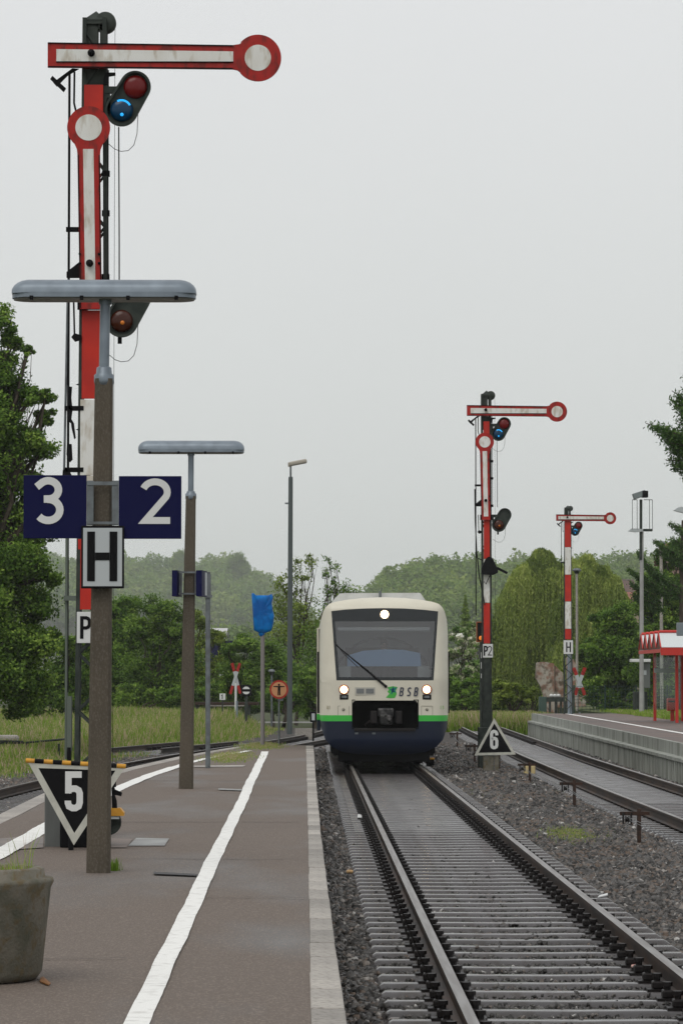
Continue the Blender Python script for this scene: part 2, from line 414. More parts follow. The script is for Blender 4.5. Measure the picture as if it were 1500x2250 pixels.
def track(label, fx, y0, y1, first, spacing=.65, count=100, chairs=True, rails=((-1), (1))):
    t = thing('railway_track', (fx(y0), y0, 0), label, 'railway track', 'railway tracks')
    for s in rails: rail(t, fx, s * .7525, y0, y1)
    def place(y):
        dx = (fx(y+.3) - fx(y-.3)) / .6
        return (fx(y), y, 0), -math.atan(dx)
    org = ORG[t.name]
    proto = sleeper_mb(MB()).build('sleeper', M['sleeper'], None)
    ch = [chair_mb(MB(), s).build('rail_chair', M['chair'], proto) for s in (-1, 1)] if chairs else []
    y = first; k = 0; rest = MB(); rc = MB()
    while y < y1:
        p, rz = place(y)
        if k < count:
            o = proto if k == 0 else copy_tree(proto, parent=t)
            o.parent = t; o.location = Vector(p) - org; o.rotation_euler = (0, 0, rz)
        else:
            M4 = Matrix.Translation(p) @ Matrix.Rotation(rz, 4, 'Z')
            sleeper_mb(rest, M4=M4)
            if k % 1 == 0:
                for s in (-1, 1): rc.bbox(*[M4.to_translation() + Vector((s*.7525 + q*.14, q*.06, z)) for q, z in ((-1, -.16), (1, -.07))], bev=.01)
        y += spacing + random.uniform(-.02, .02); k += 1
    if rest.v:
        tag(rest.build('far_sleepers', M['sleeper'], t), kind='stuff')
        tag(rc.build('far_rail_chairs', M['chair'], t), kind='stuff')
    return t
track('straight wet track carrying the white railcar, right beside the grey kerb', T1, 6, 200, 14.2, count=100)
track('right-hand track running along the foot of the concrete platform wall', T2, 26, 200, 44, count=100, chairs=False)
track('curved track on the far side of the left platform, sweeping in towards the railcar', T3, 26, 134, 38, count=60, chairs=False)
track('overgrown rails half hidden in the tall grass behind the curved track', T4, 95, 106, 95, count=8, chairs=False)

# ------------------------------------------------------------------ ballast: a bed and loose stones
def bed_z(X, Y):
    return -0.225 + .017*np.clip((1.22-np.abs(X-1.665))/.15, 0, 1) + .012*((X > 4.7) & (X < 7.2)) + .02*fbm(X, Y, 1.1, 3) + .012*fbm(X, Y, .35, 4) + .05*np.exp(-((X-3.9)/.5)**2)*(Y < 110) \
        - .10*(X > 7.4 + np.clip((Y-72)*.01, 0, .6))
sheet('ballast_bed', np.arange(.05, 9.6, .14), np.arange(10, 150, .25), bed_z, M['earth'])
sheet('ballast_bed', np.linspace(-9.5, .05, 30), np.linspace(30, 150, 140), lambda X, Y: -0.24 + .02*fbm(X, Y, 1.4, 5), M['earth'])

sheet('track_grit', np.linspace(.62, 2.71, 24), np.arange(45, 82, .2), lambda X, Y: -.1745 + .004*fbm(X, Y, .9, 13) - .03*np.clip((48-Y)/3, 0, 1), M['grit'])
sheet('track_grit', np.linspace(-1, 1, 16), np.arange(58, 130, .3), lambda X, Y: -.1745 + .004*fbm(X, Y, .9, 14), M['grit'])
for v_ in bpy.context.scene.objects['track_grit.001'].data.vertices: v_.co.x += T2(v_.co.y)
def stones(name, P, S, tint, mt, parent=None):
    base = np.array([(1,0,0),(0,1,0),(-1,0,0),(0,-1,0),(.1,.1,1),(-.1,.05,-1),(.7,.7,.55),(-.72,.65,-.4)], float)[:6]
    F_ = np.array([(0,1,4),(1,2,4),(2,3,4),(3,0,4),(1,0,5),(2,1,5),(3,2,5),(0,3,5)])
    # angular lumps: a squarish prism with cut corners
    base = np.array([(-1,-.8,-.6),(1,-.9,-.5),(.85,.9,-.6),(-.9,.85,-.5),(-.65,-.6,.6),(.7,-.5,.75),(.5,.7,.55),(-.7,.5,.5)])
    F_ = np.array([(3,2,1,0),(4,5,6,7),(0,1,5,4),(1,2,6,5),(2,3,7,6),(3,0,4,7)])
    n = len(P)
    V = base[None] * (1 + rng.uniform(-.38, .38, (n, 8, 3)))
    V *= S[:, None, None] * rng.uniform(.6, 1.15, (n, 1, 3))
    q = rng.normal(size=(n, 4)); q /= np.linalg.norm(q, axis=1)[:, None]
    w_, x, y, z = q.T
    Rm = np.stack([1-2*(y*y+z*z), 2*(x*y-z*w_), 2*(x*z+y*w_), 2*(x*y+z*w_), 1-2*(x*x+z*z), 2*(y*z-x*w_), 2*(x*z-y*w_), 2*(y*z+x*w_), 1-2*(x*x+y*y)], 1).reshape(n, 3, 3)
    V = np.einsum('nij,nkj->nki', Rm, V) + P[:, None]
    FF = (np.arange(n)[:, None, None]*8 + F_[None]).reshape(-1, 4)
    o = np_mesh(name, V.reshape(-1, 3), FF, tint=np.repeat(tint, 6), m=mt, parent=parent)
    return tag(o, kind='stuff')
def scatter(y0, y1, xl, xr, dens):
    ys = []; xs = []; yy = y0
    while yy < y1:
        st = 1.0; a, b = xl(yy), xr(yy); n = int(dens(yy) * (b-a) * st)
        xs.append(rng.uniform(a, b, n)); ys.append(rng.uniform(yy, yy+st, n)); yy += st
    return np.concatenate(xs), np.concatenate(ys)
X, Y = scatter(14, 112, lambda y: .16 - .12*min(1, (y-14)/60), lambda y: min(.112*y + .7, 8.1 + .012*max(0, y-60)), lambda y: min(900, 900*(26/y)**1.35))
T2x = np.array([T2(v) for v in np.arange(10, 150, .5)])
t2 = np.interp(Y, np.arange(10, 150, .5), T2x)
in1 = np.abs(X - 1.665) < 1.20; in2 = np.abs(X - t2) < 1.2
keep = np.ones(len(X), bool)
# fewer stones lie on top of the sleepers; between 40 and 75 m the bed is full of fine grit
keep &= ~((in1 | in2) & (rng.random(len(X)) < np.where(Y > 44, .90, .35)))
for fx in (np.full_like(X, 1.665), t2):
    keep &= ~(np.abs(np.abs(X - fx) - .7525) < .10)
X, Y, in1, in2 = X[keep], Y[keep], in1[keep], in2[keep]
Z = bed_z(X, Y) + rng.uniform(-.006, .016, len(X))
Z[in1 | in2] -= rng.uniform(0, .016, (in1 | in2).sum())
ph = ((Y - 14.2) / .65) % 1
Z[in1 & (Y < 42)] += (np.clip((42 - Y[in1 & (Y < 42)])/16, 0, 1)) * .010
S = rng.uniform(.015, .036, len(X)) * (1 + .012*np.clip(Y-30, 0, 60)); S[rng.random(len(X)) < .04] *= 1.35
S[in1 | in2] *= .62; 
tint = np.clip(rng.normal(.36, .24, len(X)) + .10*fbm(X, Y, 2.5, 8), 0, .92)
tint[in1] *= .75
tint[rng.random(len(X)) < .011] = 1.0
brown = (fbm(X, Y, 3.2, 21) > .12) & (X > 2.9) & (X < 5) ; tint[brown] = np.where(rng.random(brown.sum()) < .30, .72, tint[brown]*.9)
stones('ballast', np.stack([X, Y, Z], 1), S, tint, M['ballast'])
X, Y = scatter(40, 112, lambda y: T3(y) - 3.0, lambda y: T3(y) + 2.6, lambda y: 150)
t3 = np.array([T3(v) for v in Y]); edge = np.interp(Y, [38.6, 45.9, 58.5, 67.7, 80, 82], [-3.5, -3.5, -3.15, -2.55, -1.4, 9])
k = (X < edge - .1) & (X > -9.4) & (X < .1) & ~(np.abs(np.abs(X-t3)-.7525) < .12); X, Y = X[k], Y[k]
stones('ballast', np.stack([X, Y, -.225 + rng.uniform(-.01, .02, len(X))], 1), rng.uniform(.025, .045, len(X)), np.clip(rng.normal(.5, .2, len(X)), 0, 1), M['ballast'])

# ------------------------------------------------------------------ left island platform
EH = .38
def pe(px, py): return ground(px, py, EH)
RE = [(763,2250),(733,2050),(705,1830),(693,1700),(689,1640)]        # outer (track) edge of the kerb
RI = [(683,2250),(680,2050),(677,1850),(674,1720),(672,1640)]
LE = [(0,1793),(99,1745),(180,1716),(275,1690),(395,1663),(480,1648),(550,1637)]
def line_fn(pix, ext=True):
    P = [pe(*p) for p in pix]; ys = [p.y for p in P]; xs = [p.x for p in P]
    def f(Y):
        if Y < ys[0]: return xs[0] + (xs[1]-xs[0])/(ys[1]-ys[0])*(Y-ys[0]) if ext else xs[0]
        return float(np.interp(Y, ys, xs))
    return f
fRE, fRI, fLE = line_fn(RE), line_fn(RI), line_fn(LE, False)
YE = 79.6
ys = [float(v) for v in np.linspace(6, YE, 120)]
plat = MB(); vs = []; nrow = 9
for y in ys:
    a = fLE(y) + .16; b = max(fRI(y), a+.02)
    for k in range(nrow): vs.append((a + (b-a)*k/(nrow-1), y, EH + .004*math.sin(y*.9 + k)))
n = len(ys)
plat.add(vs, [(i*nrow+k, i*nrow+k+1, (i+1)*nrow+k+1, (i+1)*nrow+k) for i in range(n-1) for k in range(nrow-1)], True)
po = tag(plat.build('platform', M['asphalt']), 'brown wet asphalt island platform narrowing to a point by the blue bag', None, None, 'structure')
# body under the asphalt
bd = MB(); vs = []
for y in ys: vs += [(fLE(y)+.03, y, EH-.02), (fLE(y)+.03, y, -.5), (fRE(y)-.03, y, EH-.02), (fRE(y)-.03, y, -.5)]
bd.add(vs, [(4*i, 4*i+4, 4*i+5, 4*i+1) for i in range(n-1)] + [(4*i+2, 4*i+3, 4*i+7, 4*i+6) for i in range(n-1)])
e = 4*(n-1); bd.add(vs, [(e, e+2, e+3, e+1)])
bd.build('platform_wall', M['tub'], po)
# kerb slabs, one metre each, along the track
y = 6.2
kp = MB(); kp.bbox((-.081, .009, -.11), (.081, .991, 0), .010); kproto = None; kn = 0
while y < YE - .9:
    xi, xo = fRI(y+.5), fRE(y+.5)
    if kproto is None:
        kproto = kp.build('kerb_slab', M['kerb'], po); o = kproto
    else: o = copy_tree(kproto, parent=po)
    o.location = ((xi+xo)/2, y, EH + .005 + random.uniform(-.003, .003)); o.scale = ((xo-xi)/.162, 1, 1)
    o.rotation_euler = (0, 0, random.uniform(-.004, .004) - math.atan((fRE(y+1)-fRE(y)))); y += 1.0; kn += 1
# left kerb
mb = MB()
for i in range(len(ys)-1):
    y0, y1 = ys[i]+.005, ys[i+1]-.005
    if y0 < 25: continue
    vs = [(fLE(q)+d, q, z) for q in (y0, y1) for d, z in ((-.03, EH-.12), (-.03, EH+.006), (.20, EH+.006), (.20, EH-.12))]
    mb.add(vs, [(0,1,5,4),(1,2,6,5),(2,3,7,6),(0,3,2,1),(4,5,6,7)])
mb.build('kerb_strip', M['kerb'], po)

def marking(cpts, wfun, z, name='platform_marking', m=None, wob=.006, step=.12, parent=None):
    ys_ = [p[1] for p in cpts]; xs_ = [p[0] for p in cpts]; mb = MB(); vs = []
    yy = np.arange(ys_[0], ys_[-1], step); wl = wr = 0
    for y in yy:
        wl = .7*wl + random.uniform(-wob, wob); wr = .7*wr + random.uniform(-wob, wob)
        x = np.interp(y, ys_, xs_) + .003*math.sin(y*1.9) + .004*math.sin(y*.57+1); w_ = wfun(y) / 2
        vs += [(x - w_ + wl, y, z), (x + w_ + wr, y, z)]
    mb.add(vs, [(2*i, 2*i+1, 2*i+3, 2*i+2) for i in range(len(yy)-1)])
    return tag(mb.build(name, m or M['paint']), kind='structure')
c1 = [pe(*p) for p in ((303,2250),(417,2000),(451,1929),(476,1876),(500,1825),(525,1778),(550,1720),(583,1652))]
c1 = [c1[0] + (c1[0]-c1[1])*4] + c1
marking([(p.x, p.y) for p in c1], lambda y: .115 + .0006*(y-15), EH+.009, wob=.0016)
c2 = [pe(*p) for p in ((20,1866),(98,1820),(170,1780),(257,1735),(330,1704),(401,1681),(450,1668),(500,1659),(549,1650))]
c2 = [c2[0] + (c2[0]-c2[1])*1.2] + c2
marking([(p.x, p.y) for p in c2], lambda y: .20 if y < 60 else .14, EH+.009, wob=.004)
# patched slab, joints
def flat(name, pix, z, m, kind='structure', label=None):
    P = [ground(px, py, z) for px, py in pix]; mb = MB(); mb.add(P, [tuple(range(len(P)))]); return tag(mb.build(name, m), label, kind=kind)
M['patch'] = mat('concrete_patch', (.26,.27,.26), .45, col2=(.16,.155,.15), nscale=3, nlo=.35, nhi=.65)
flat('platform_patch', [(282,1858),(362,1858),(372,1842),(300,1841)], EH+.010, M['patch'])
flat('platform_patch', [(245,1862),(278,1862),(292,1843),(245,1842)], EH+.010, mat('brown_patch', (.17,.135,.115), .6))
flat('platform_patch', [(-60,1872),(96,1862),(96,1838),(60,1838),(-60,1846)], EH+.0055, mat('sandy_patch', (.20,.17,.15), .6, col2=(.15,.13,.12), nscale=3))
flat('platform_patch', [(338,1920),(435,1924),(435,1920),(338,1915)], EH+.010, M['chair'])
flat('platform_patch', [(426,1685.5),(534,1684.5),(540,1681),(426,1682)], EH+.010, M['kerb'])
flat('platform_patch', [(480,1735),(532,1737),(532,1734),(480,1732)], EH+.010, M['patch'])

M['seam'] = mat('tarred_seam', (.045,.038,.034), .8)
for y0_, xa, xb in ((19.2, -2.6, -1.0), (24.3, -.75, -.02), (29.5, -1.9, -.05), (37.2, -3.0, -.1), (45.5, -.8, -.1), (52, -2.6, -.9)):
    mb = MB(); n_ = 26; vs = []; yy = y0_; 
    for i_ in range(n_+1):
        yy += random.uniform(-.05, .05); x_c = xa + (xb-xa)*i_/n_; h_ = random.uniform(.004, .016)*(y0_/25)
        vs += [(x_c, yy-h_, EH+.0085), (x_c, yy+h_, EH+.0085)]
    mb.add(vs, [(2*i_, 2*i_+2, 2*i_+3, 2*i_+1) for i_ in range(n_)]); tag(mb.build('platform_seam', M['seam']), kind='structure')
# ------------------------------------------------------------------ right platform
RZ = .55
Redge = smooth_track([(7.55, 50), (7.72, 70), (7.98, 87), (8.32, 111), (8.58, 133.8)])
ys2 = [float(v) for v in np.linspace(46, 133.8, 90)]
pr = MB(); vs = []; nr = 8
for y in ys2:
    for k in range(nr): vs.append((Redge(y)+.06 + (11.9 + .01*(y-110) - Redge(y))*k/(nr-1), y, RZ))
pr.add(vs, [(i*nr+k, i*nr+k+1, (i+1)*nr+k+1, (i+1)*nr+k) for i in range(len(ys2)-1) for k in range(nr-1)], True)
pR = tag(pr.build('platform', M['asphalt_r']), 'reddish paved platform beyond the right-hand track behind a grey concrete wall', None, None, 'structure')
def strip(mb, d0, z0, d1, z1, mi=0):
    vs = []
    for y in ys2: vs += [(Redge(y)+d0, y, z0), (Redge(y)+d1, y, z1)]
    mb.add(vs, [(2*i, 2*i+1, 2*i+3, 2*i+2) for i in range(len(ys2)-1)], mi=mi)
wl = MB()
strip(wl, .07, RZ+.012, -.015, RZ+.012); strip(wl, -.015, RZ+.012, -.015, RZ-.26); strip(wl, -.015, RZ-.26, -.16, RZ-.28)
strip(wl, -.16, RZ-.28, -.16, RZ-.35); strip(wl, -.16, RZ-.35, -.07, RZ-.36); strip(wl, -.07, RZ-.36, -.07, -.5)
ye = ys2[-1]; xe = Redge(ye)
wl.box((xe-.015, ye, -.5), (14, ye+.12, RZ+.004)); wl.box((xe-.16, ye-.01, -.5), (xe-.015, ye+.06, RZ-.28))
wl.build('platform_wall', M['wall'], pR)
rb = MB(); y = 50.
while y < 133.5:
    x = Redge(y); rb.box((x-.135, y-.09, -.45), (x-.06, y+.09, RZ-.36)); y += .50
rb.build('wall_ribs', M['wall'], pR)
marking([(Redge(y)+1.28-(.2*(y>100))*0, y) for y in (46, 70, 90, 110, 133)], lambda y: .16, RZ+.006, step=.5)
sheet('lawn', np.linspace(11.6, 70, 40), np.linspace(46, 175, 70), lambda X, Y: np.where(X < 11.7, RZ-.01, RZ + .03 + .02*fbm(X, Y, 3, 2)) + .0*X, M['lawn'])
mb = MB(); mb.box((11.62, 135.2, -.5), (70, 175, RZ-.02)); tag(mb.build('embankment', M['green_ground']), kind='structure')

# ------------------------------------------------------------------ road over the level crossing
sheet('road', np.linspace(-40, 11.5, 40), np.array([150., 151, 153, 155]), lambda X, Y: -.02 + 0*X, M['road'])
mb = MB(); mb.box((4.2, 144.5, -.3), (5.5, 145.2, -.01)); mb.box((3.2, 149.0, -.3), (11.2, 149.6, .06))
tag(mb.build('road_kerb', M['kerb']), kind='structure')
# ------------------------------------------------------------------ semaphore signals
D1 = 33.9; O1 = at(203, 1490, D1)
def S1(px, py):
    p = at(px, py, D1); return (p.x - O1.x - .0012*(py-1490)*0, p.z)
def semaphore(bx, by, bz, label, stripes, plate, second_arm, pw, plate_text, extras=True):
    t = thing('semaphore_signal', (bx, by, bz), label, 'signal', 'semaphore signals with red and white arms')
    lean = 0
    def W(px, py, dy=0):
        u, z = S1(px, py); return Vector((bx + u, by + dy, z))
    def T(pts): return [(W(*p).x, W(*p).z) for p in pts]
    topz = W(203, 38).z; x0 = bx
    # mast: four corner angles and lattice
    mb = MB(); wt, wb = .098, .155 if pw > .15 else .09
    def hw(z): return wb + (wt - wb) * min(1, max(0, (z - bz) / (topz - bz)))
    for sx in (-1, 1):
        for sy in (-1, 1):
            h0, h1 = hw(bz), hw(topz)
            a = Vector((x0 + sx*h0, by + .12 + sy*h0, bz)); b = Vector((x0 + sx*h1, by + .12 + sy*h1, topz))
            mb.tube([a, b], .028, 4, smooth=False)
    z = bz + .1; s = 1
    while z < topz - .35:
        h, h2 = hw(z), hw(z+.28)
        for sy in (-1, 1):
            mb.tube([(x0 - s*h, by+.12+sy*h, z), (x0 + s*h2, by+.12+sy*h2, z+.28)], .016, 4, smooth=False)
            mb.tube([(x0 + s*h*sy, by+.12-h, z), (x0 + s*sy*h2, by+.12+h2, z+.28)], .012, 4, smooth=False)
        z += .28; s = -s
    zt = W(203, 188).z
    mb.box((x0-.092, by+.03, zt-.1), (x0+.092, by+.2, zt+.16)); mb.box((x0-.092, by+.04, zt+.16), (x0+.032, by+.2, topz-.04)); mb.box((x0+.052, by+.04, zt+.16), (x0+.092, by+.2, topz-.04))
    mb.box((x0-.10, by+.015, topz-.06), (x0+.10, by+.225, topz-.02))
    mb.build('mast', M['dark'], t)
    # cap and pulley hood
    mb = MB(); mb.add([(x0-.108, by+.01, topz-.02), (x0+.108, by+.01, topz-.02), (x0+.108, by+.23, topz-.02), (x0-.108, by+.23, topz-.02), (x0+.01, by+.12, topz+.085)],
                      [(0,1,4),(1,2,4),(2,3,4),(3,0,4),(3,2,1,0)])
    c = W(231, 46); mb.lathe([(0, -.02), (.095, -.02), (.105, 0), (.105, .10), (.095, .12), (0, .12)], (c.x, by+.06, c.z), 20, axis='Y')
    mb.bbox((x0+.05, by+.05, c.z-.02), (c.x, by+.17, c.z+.10), .02)
    mb.build('mast_cap', M['dark'], t)
    # striped mast plates
    for z0, z1, col, nar in stripes:
        mb = MB(); w0, w1 = pw*(1 + nar), pw*(1 + nar)
        sh = -.012 * (topz - (z0+z1)/2) / 3 if extras else -.0
        mb.bbox((x0 + sh - w0/2, by-.035, z0+.002), (x0 + sh + w0/2, by-.015, z1-.002), .003)
        mb.box((x0+sh-w0/2, by-.017, z0+.004), (x0+sh-w0/2+.006, by+.02, z1-.004)); mb.box((x0+sh+w0/2-.006, by-.017, z0+.004), (x0+sh+w0/2, by+.02, z1-.004))
        mb.build('mast_plate', M['redbright'] if col == 'r' else M['white'], t)
    # upper arm
    def arm(name, poly, white_bar, disc, knob, dy, rimlines):
        mb = MB(); mb.prism(T(poly), by+dy, by+dy+.03)
        for a, b in rimlines:
            A, B = T([a])[0], T([b])[0]
            mb.stroke([A, B], .010, by+dy-.012, .0118, mi=1)
        a = mb.build(name, [M['red'], M['black']], t)
        wb_ = MB(); wb_.prism(T(white_bar), by+dy-.004, by+dy+.001); wb_.build('white_stripe', M['white'], a)
        cx, cz = T([disc[:2]])[0]; r = disc[2]/224.2
        wd = MB(); wd.prism(circ(cx, cz, r, n=36), by+dy-.004, by+dy+.001)
        wd.build('white_disc', M['white'], a)
        k = W(*knob); kb = MB(); kb.lathe([(.0, -.09), (.026, -.085), (.036, -.06), (.036, -.03), (.022, -.01), (.022, .01)], (k.x, by+dy, k.z), 16, axis='Y')
        kb.build('pivot', M['black'], a)
        return a
    big = [(p[0], p[1]) for p in [(107,152),(107,97),(512,103),(526,101),(533,97)]]
    ang = [(567 + 51*cos(R(a)), 131 - 51*sin(R(a))) for a in np.linspace(138, -139, 34)]
    arm('signal_arm', big + ang + [(530,164),(522,158),(512,156)], [(126,141),(126,112),(513,117),(513,141)], (567,131,29), (203,122), -.10,
        [((108,98.5),(512,104.5)), ((126,140),(513,140.5)), ((108,150.5),(512,154.5))])
    if second_arm:
        ang = [(197 + 47*cos(R(a)), 285 - 47*sin(R(a))) for a in np.linspace(-49, 229, 34)]
        arm('signal_arm', [(226,682),(178,682)] + [(172.5,342),(171.5,333)] + ang[::-1] + [(223,333),(222,342)],
            [(190,664),(185,332),(208,332),(212.5,664)], (197,285,29), (200,583), -.135,
            [((174.5,345),(179.5,680)), ((220.5,345),(224.5,680))])
        mb = MB(); mb.prism(T([(178,612),(148,612),(148,600),(176,578)]), by-.09, by-.03)
        mb.build('arm_bearing', M['black'], t)
        mb = MB(); mb.prism(T([(172,682),(232,682),(232,655),(172,655)]), by-.10, by-.04); mb.build('bearing_plate', M['black'], t)
        for q in ((178,562),(178,582),(220,562),(220,582)):
            p = W(*q); mb = MB(); mb.lathe([(0,-.16),(.013,-.155),(.013,-.1)], (p.x, by, p.z), 8, axis='Y'); mb.build('bolt', M['black'], t)
    # lamp units
    def lamp(cx, cy, low):
        mb = MB(); a = T([(cx, cy)])[0]; b = T([(cx-30, cy+51)])[0]; r1, r2 = 32/224.2, 34/224.2
        dx, dz = b[0]-a[0], b[1]-a[1]; an = math.degrees(math.atan2(dz, dx))
        hull = circ(a[0], a[1], r1, an+90, an-90, 18)[::1]
        hull = [(a[0]+r1*cos(R(q)), a[1]+r1*sin(R(q))) for q in np.linspace(an+90, an+270, 18)] + [(b[0]+r2*cos(R(q)), b[1]+r2*sin(R(q))) for q in np.linspace(an-90, an+90, 18)]
        mb.prism(hull, by-.02, by+.05)
        # rim
        mb.stroke(hull, .022, by-.07, .05, closed=True)
        br = T([(cx-32, cy-2), (cx-70, cy-2), (cx-70, cy+12), (cx-30, cy+14)]); mb.prism(br, by-.01, by+.05)
        mb.prism(T([(cx-66, cy+8), (cx-56, cy+8), (cx-52, cy+72), (cx-62, cy+68)]), by, by+.04)
        lb = mb.build('lamp_housing', M['dark'], t)
        if not low:
            g = MB(); g.lathe([(0,-.055),(.05,-.052),(.09,-.04),(.115,-.02),(.116,0)], (a[0], by-.02, a[1]), 28, axis='Y'); g.build('red_lens', M['redglass'], lb)
            g = MB(); g.lathe([(0,-.055),(.05,-.052),(.09,-.04),(.112,-.02),(.114,0)], (b[0], by-.02, b[1]), 28, axis='Y'); g.build('blue_lens', M['blueglass'], lb)
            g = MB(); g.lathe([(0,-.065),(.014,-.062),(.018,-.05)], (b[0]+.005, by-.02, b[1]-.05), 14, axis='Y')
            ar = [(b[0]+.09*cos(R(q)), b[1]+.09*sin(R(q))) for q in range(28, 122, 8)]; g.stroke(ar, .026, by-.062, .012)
            g.build('lens_glint', M['blueglint'], lb)  # highlight on the blue glass painted as a glowing dot and arc
        else:
            g = MB(); g.lathe([(0,-.055),(.05,-.052),(.09,-.04),(.110,-.02),(.112,0)], (b[0], by-.02, b[1]), 28, axis='Y'); g.build('amber_lens', M['amber'], lb)
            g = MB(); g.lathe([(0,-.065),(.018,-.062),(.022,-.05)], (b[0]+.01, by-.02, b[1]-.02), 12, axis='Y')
            g.build('lens_glint', M['amberglint'], lb)  # glowing dot painted on as a highlight of the amber glass
            g = MB(); g.box((b[0]-.04, by, b[1]-.22), (b[0], by+.03, b[1]-.13)); g.build('lamp_bracket', M['black'], lb)
        # cable loop
        mbc = MB(); o = [(cx+5, cy+56), (cx+3, cy+100), (cx-4, cy+125), (cx-16, cy+137), (cx-32, cy+139), (cx-46, cy+134), (cx-60, cy+122)]
        mbc.tube([W(q[0], q[1], .05) for q in o], .0035, 5); mbc.build('cable', M['black'], t)
    lamp(298, 192, False)
    if second_arm: lamp(298, 655, True)
    # rods, wires, levers
    mb = MB(); zl = W(0, 1045).z if extras else W(0, 870).z
    a = W(153, 158, .02); yend = bz + (.0 if extras else .4)
    mb.tube([a, (a.x, by+.02, (bz + 1.4) if extras else bz + 3.6)], .013, 8)
    mb.tube([W(165,160,-.05), W(164,228,-.05), W(168,246,-.05)], .010, 6)
    if second_arm:
        mb.tube([W(163,655,-.05), W(165,735,-.05)], .009, 6)
        mb.prism(T([(158,742),(165,733),(180,738),(180,748),(166,752)]), by-.06, by-.03)
    for q in ((146,505),(60,0)) if second_arm else ((146,505),):
        if q[1]: p = W(*q); mb.box((p.x, by-.03, p.z-.02), (x0-.08, by+.02, p.z+.025))
    mb.prism(T([(118,183),(160,152),(175,153),(150,168),(126,192)]), by-.05, by-.03)
    mb.prism(T([(112,176),(117,169),(146,196),(141,204)]), by-.07, by-.02)
    mb.tube([W(238,152,.05), (W(238,152).x, by+.05, W(0,612).z)], .006, 6)
    mb.tube([W(252,60,.10), (W(252,0).x, by+.10, bz+.5)], .003, 4)
    for q in (375, 462, 602): p = W(226, q); mb.box((x0+.08, by-.01, p.z-.055), (x0+.155, by+.05, p.z))
    mb.prism(T([(233,160),(254,160),(254,166),(240,168),(238,186),(228,186),(228,175)]), by-.02, by+.02)
    mb.prism(T([(236,215),(244,215),(242,256),(234,262),(231,235)]), by-.02, by+.02)
    if second_arm: mb.tube([W(261,278,.03), W(262,528,.03), W(262,615,.03)], .0065, 6)
    for q in (845, 944, 1246): 
        if extras: mb.prism(T([(178,q+4),(167,q),(178,q-3)]), by-.02, by)
    mb.build('linkage', M['black'], t)
    # letter plate
    if plate:
        cx, cz, pw_, ph_, wf = plate
        mb = MB(); mb.bbox((cx-pw_/2, by-.06, cz-ph_/2), (cx+pw_/2, by-.045, cz+ph_/2), .004)
        pl = mb.build('letter_plate', M['signwhite'], t)
        g = MB(); h = ph_*.72; tot = sum(GLY[c][1] for c in plate_text)*h*wf - .0*h; x = cx - tot/2 + .02*h
        for c in plate_text:
            glyph(g, c, x, cz - h/2, h, .13 if c == 'H' else (.085 if c == '2' else .15), by-.0635, sx=wf); x += GLY[c][1]*h*wf
        g.build('letter', M['black'], pl)
    return t
zof = lambda py, Y: at(203, py, Y).z
s1 = semaphore(O1.x, D1, EH, 'tallest semaphore signal with two red arms behind the sign reading 3 and 2',
    [(zof(a,D1), zof(b,D1), c, n) for b, a, c, n in ((187,300,'r',0),(682,877,'r',.04),(878,1045,'w',.14),(1045,1183,'w',.2),(1184,1340,'r',.28))],
    (O1.x-.066, zof(1379, D1), .165, .305, 1.0), True, .187, 'P')
D2 = 79.1; p2 = at(1069, 1490, D2); z2 = lambda py: at(1069, py, D2).z
s2 = semaphore(p2.x, D2, -.25, 'middle-sized semaphore signal with two red arms and a P2 plate above the number 6 triangle',
    [(z2(a), z2(b), c, n) for b, a, c, n in ((926,962,'r',0),(1100,1228,'r',0),(1229,1324,'w',.05),(1325,1414,'r',0.05))],
    (p2.x+.02, z2(1430), .23, .31, .8), True, .135, 'P2', extras=False)
D3 = 132.; p3 = at(1247.5, 1490, D3); z3 = lambda py: at(1247, py, D3).z
s3 = semaphore(p3.x, D3, RZ, 'smallest semaphore signal with a single arm and an H plate at the platform end',
    [(z3(a), z3(b), c, n) for b, a, c, n in ((1143,1202.5,'r',0),(1203,1262.5,'w',0),(1263,1321.5,'r',0),(1322,1381.5,'w',0),(1382,1405,'r',0))],
    (p3.x, z3(1422), .36, .52, .9), False, .225, 'H', extras=False)
# motor box on the middle signal
mb = MB(); X = lambda px, py, D=D2: (at(px, py, D).x, at(px, py, D).z)
mb.prism([X(*p) for p in ((1056,1262),(1056,1248),(1066,1228),(1071,1224),(1079,1226),(1092,1252),(1092,1259),(1082,1264))], D2-.28, D2-.05)
mb.build('drive_box', M['black'], s2)
mb = MB(); mb.tube([(*X(1090,1248),)[:1] + (D2-.15,) + (X(1090,1248)[1],), (X(1113,1260)[0], D2-.15, X(1113,1260)[1])], .03, 6)
mb.tube([(X(a,b)[0], D2-.1, X(a,b)[1]) for a, b in ((1042,1075),(1043,1150),(1047,1226),(1060,1232))], .013, 6)
mb.tube([(X(a,b)[0], D2-.1, X(a,b)[1]) for a, b in ((1048,1228),(1051,1262),(1060,1308),(1064,1330))], .013, 6)
mb.tube([(X(a,b)[0], D2-.12, X(a,b)[1]) for a, b in ((1076,1262),(1066,1284),(1062,1278))], .010, 6)
mb.build('drive_cable', M['black'], s2)
mb = MB(); mb.box((p2.x-.07, D2-.03, z2(1600)), (p2.x+.07, D2+.1, z2(1446))); mb.box((p2.x-.10, D2-.12, -.25), (p2.x+.12, D2+.2, z2(1560)))
mb.bbox((p2.x-.20, D2-.3, -.25), (p2.x+.14, D2+.25, z2(1598)), .01)
mb.build('mast_foot', M['dark'], s2)
mb = MB(); mb.box((p3.x-.03, D3-.02, RZ), (p3.x+.06, D3+.04, z3(1437))); mb.box((p3.x+.08, D3, RZ), (p3.x+.16, D3+.1, z3(1437))); mb.build('mast_foot', M['galv'], s3)
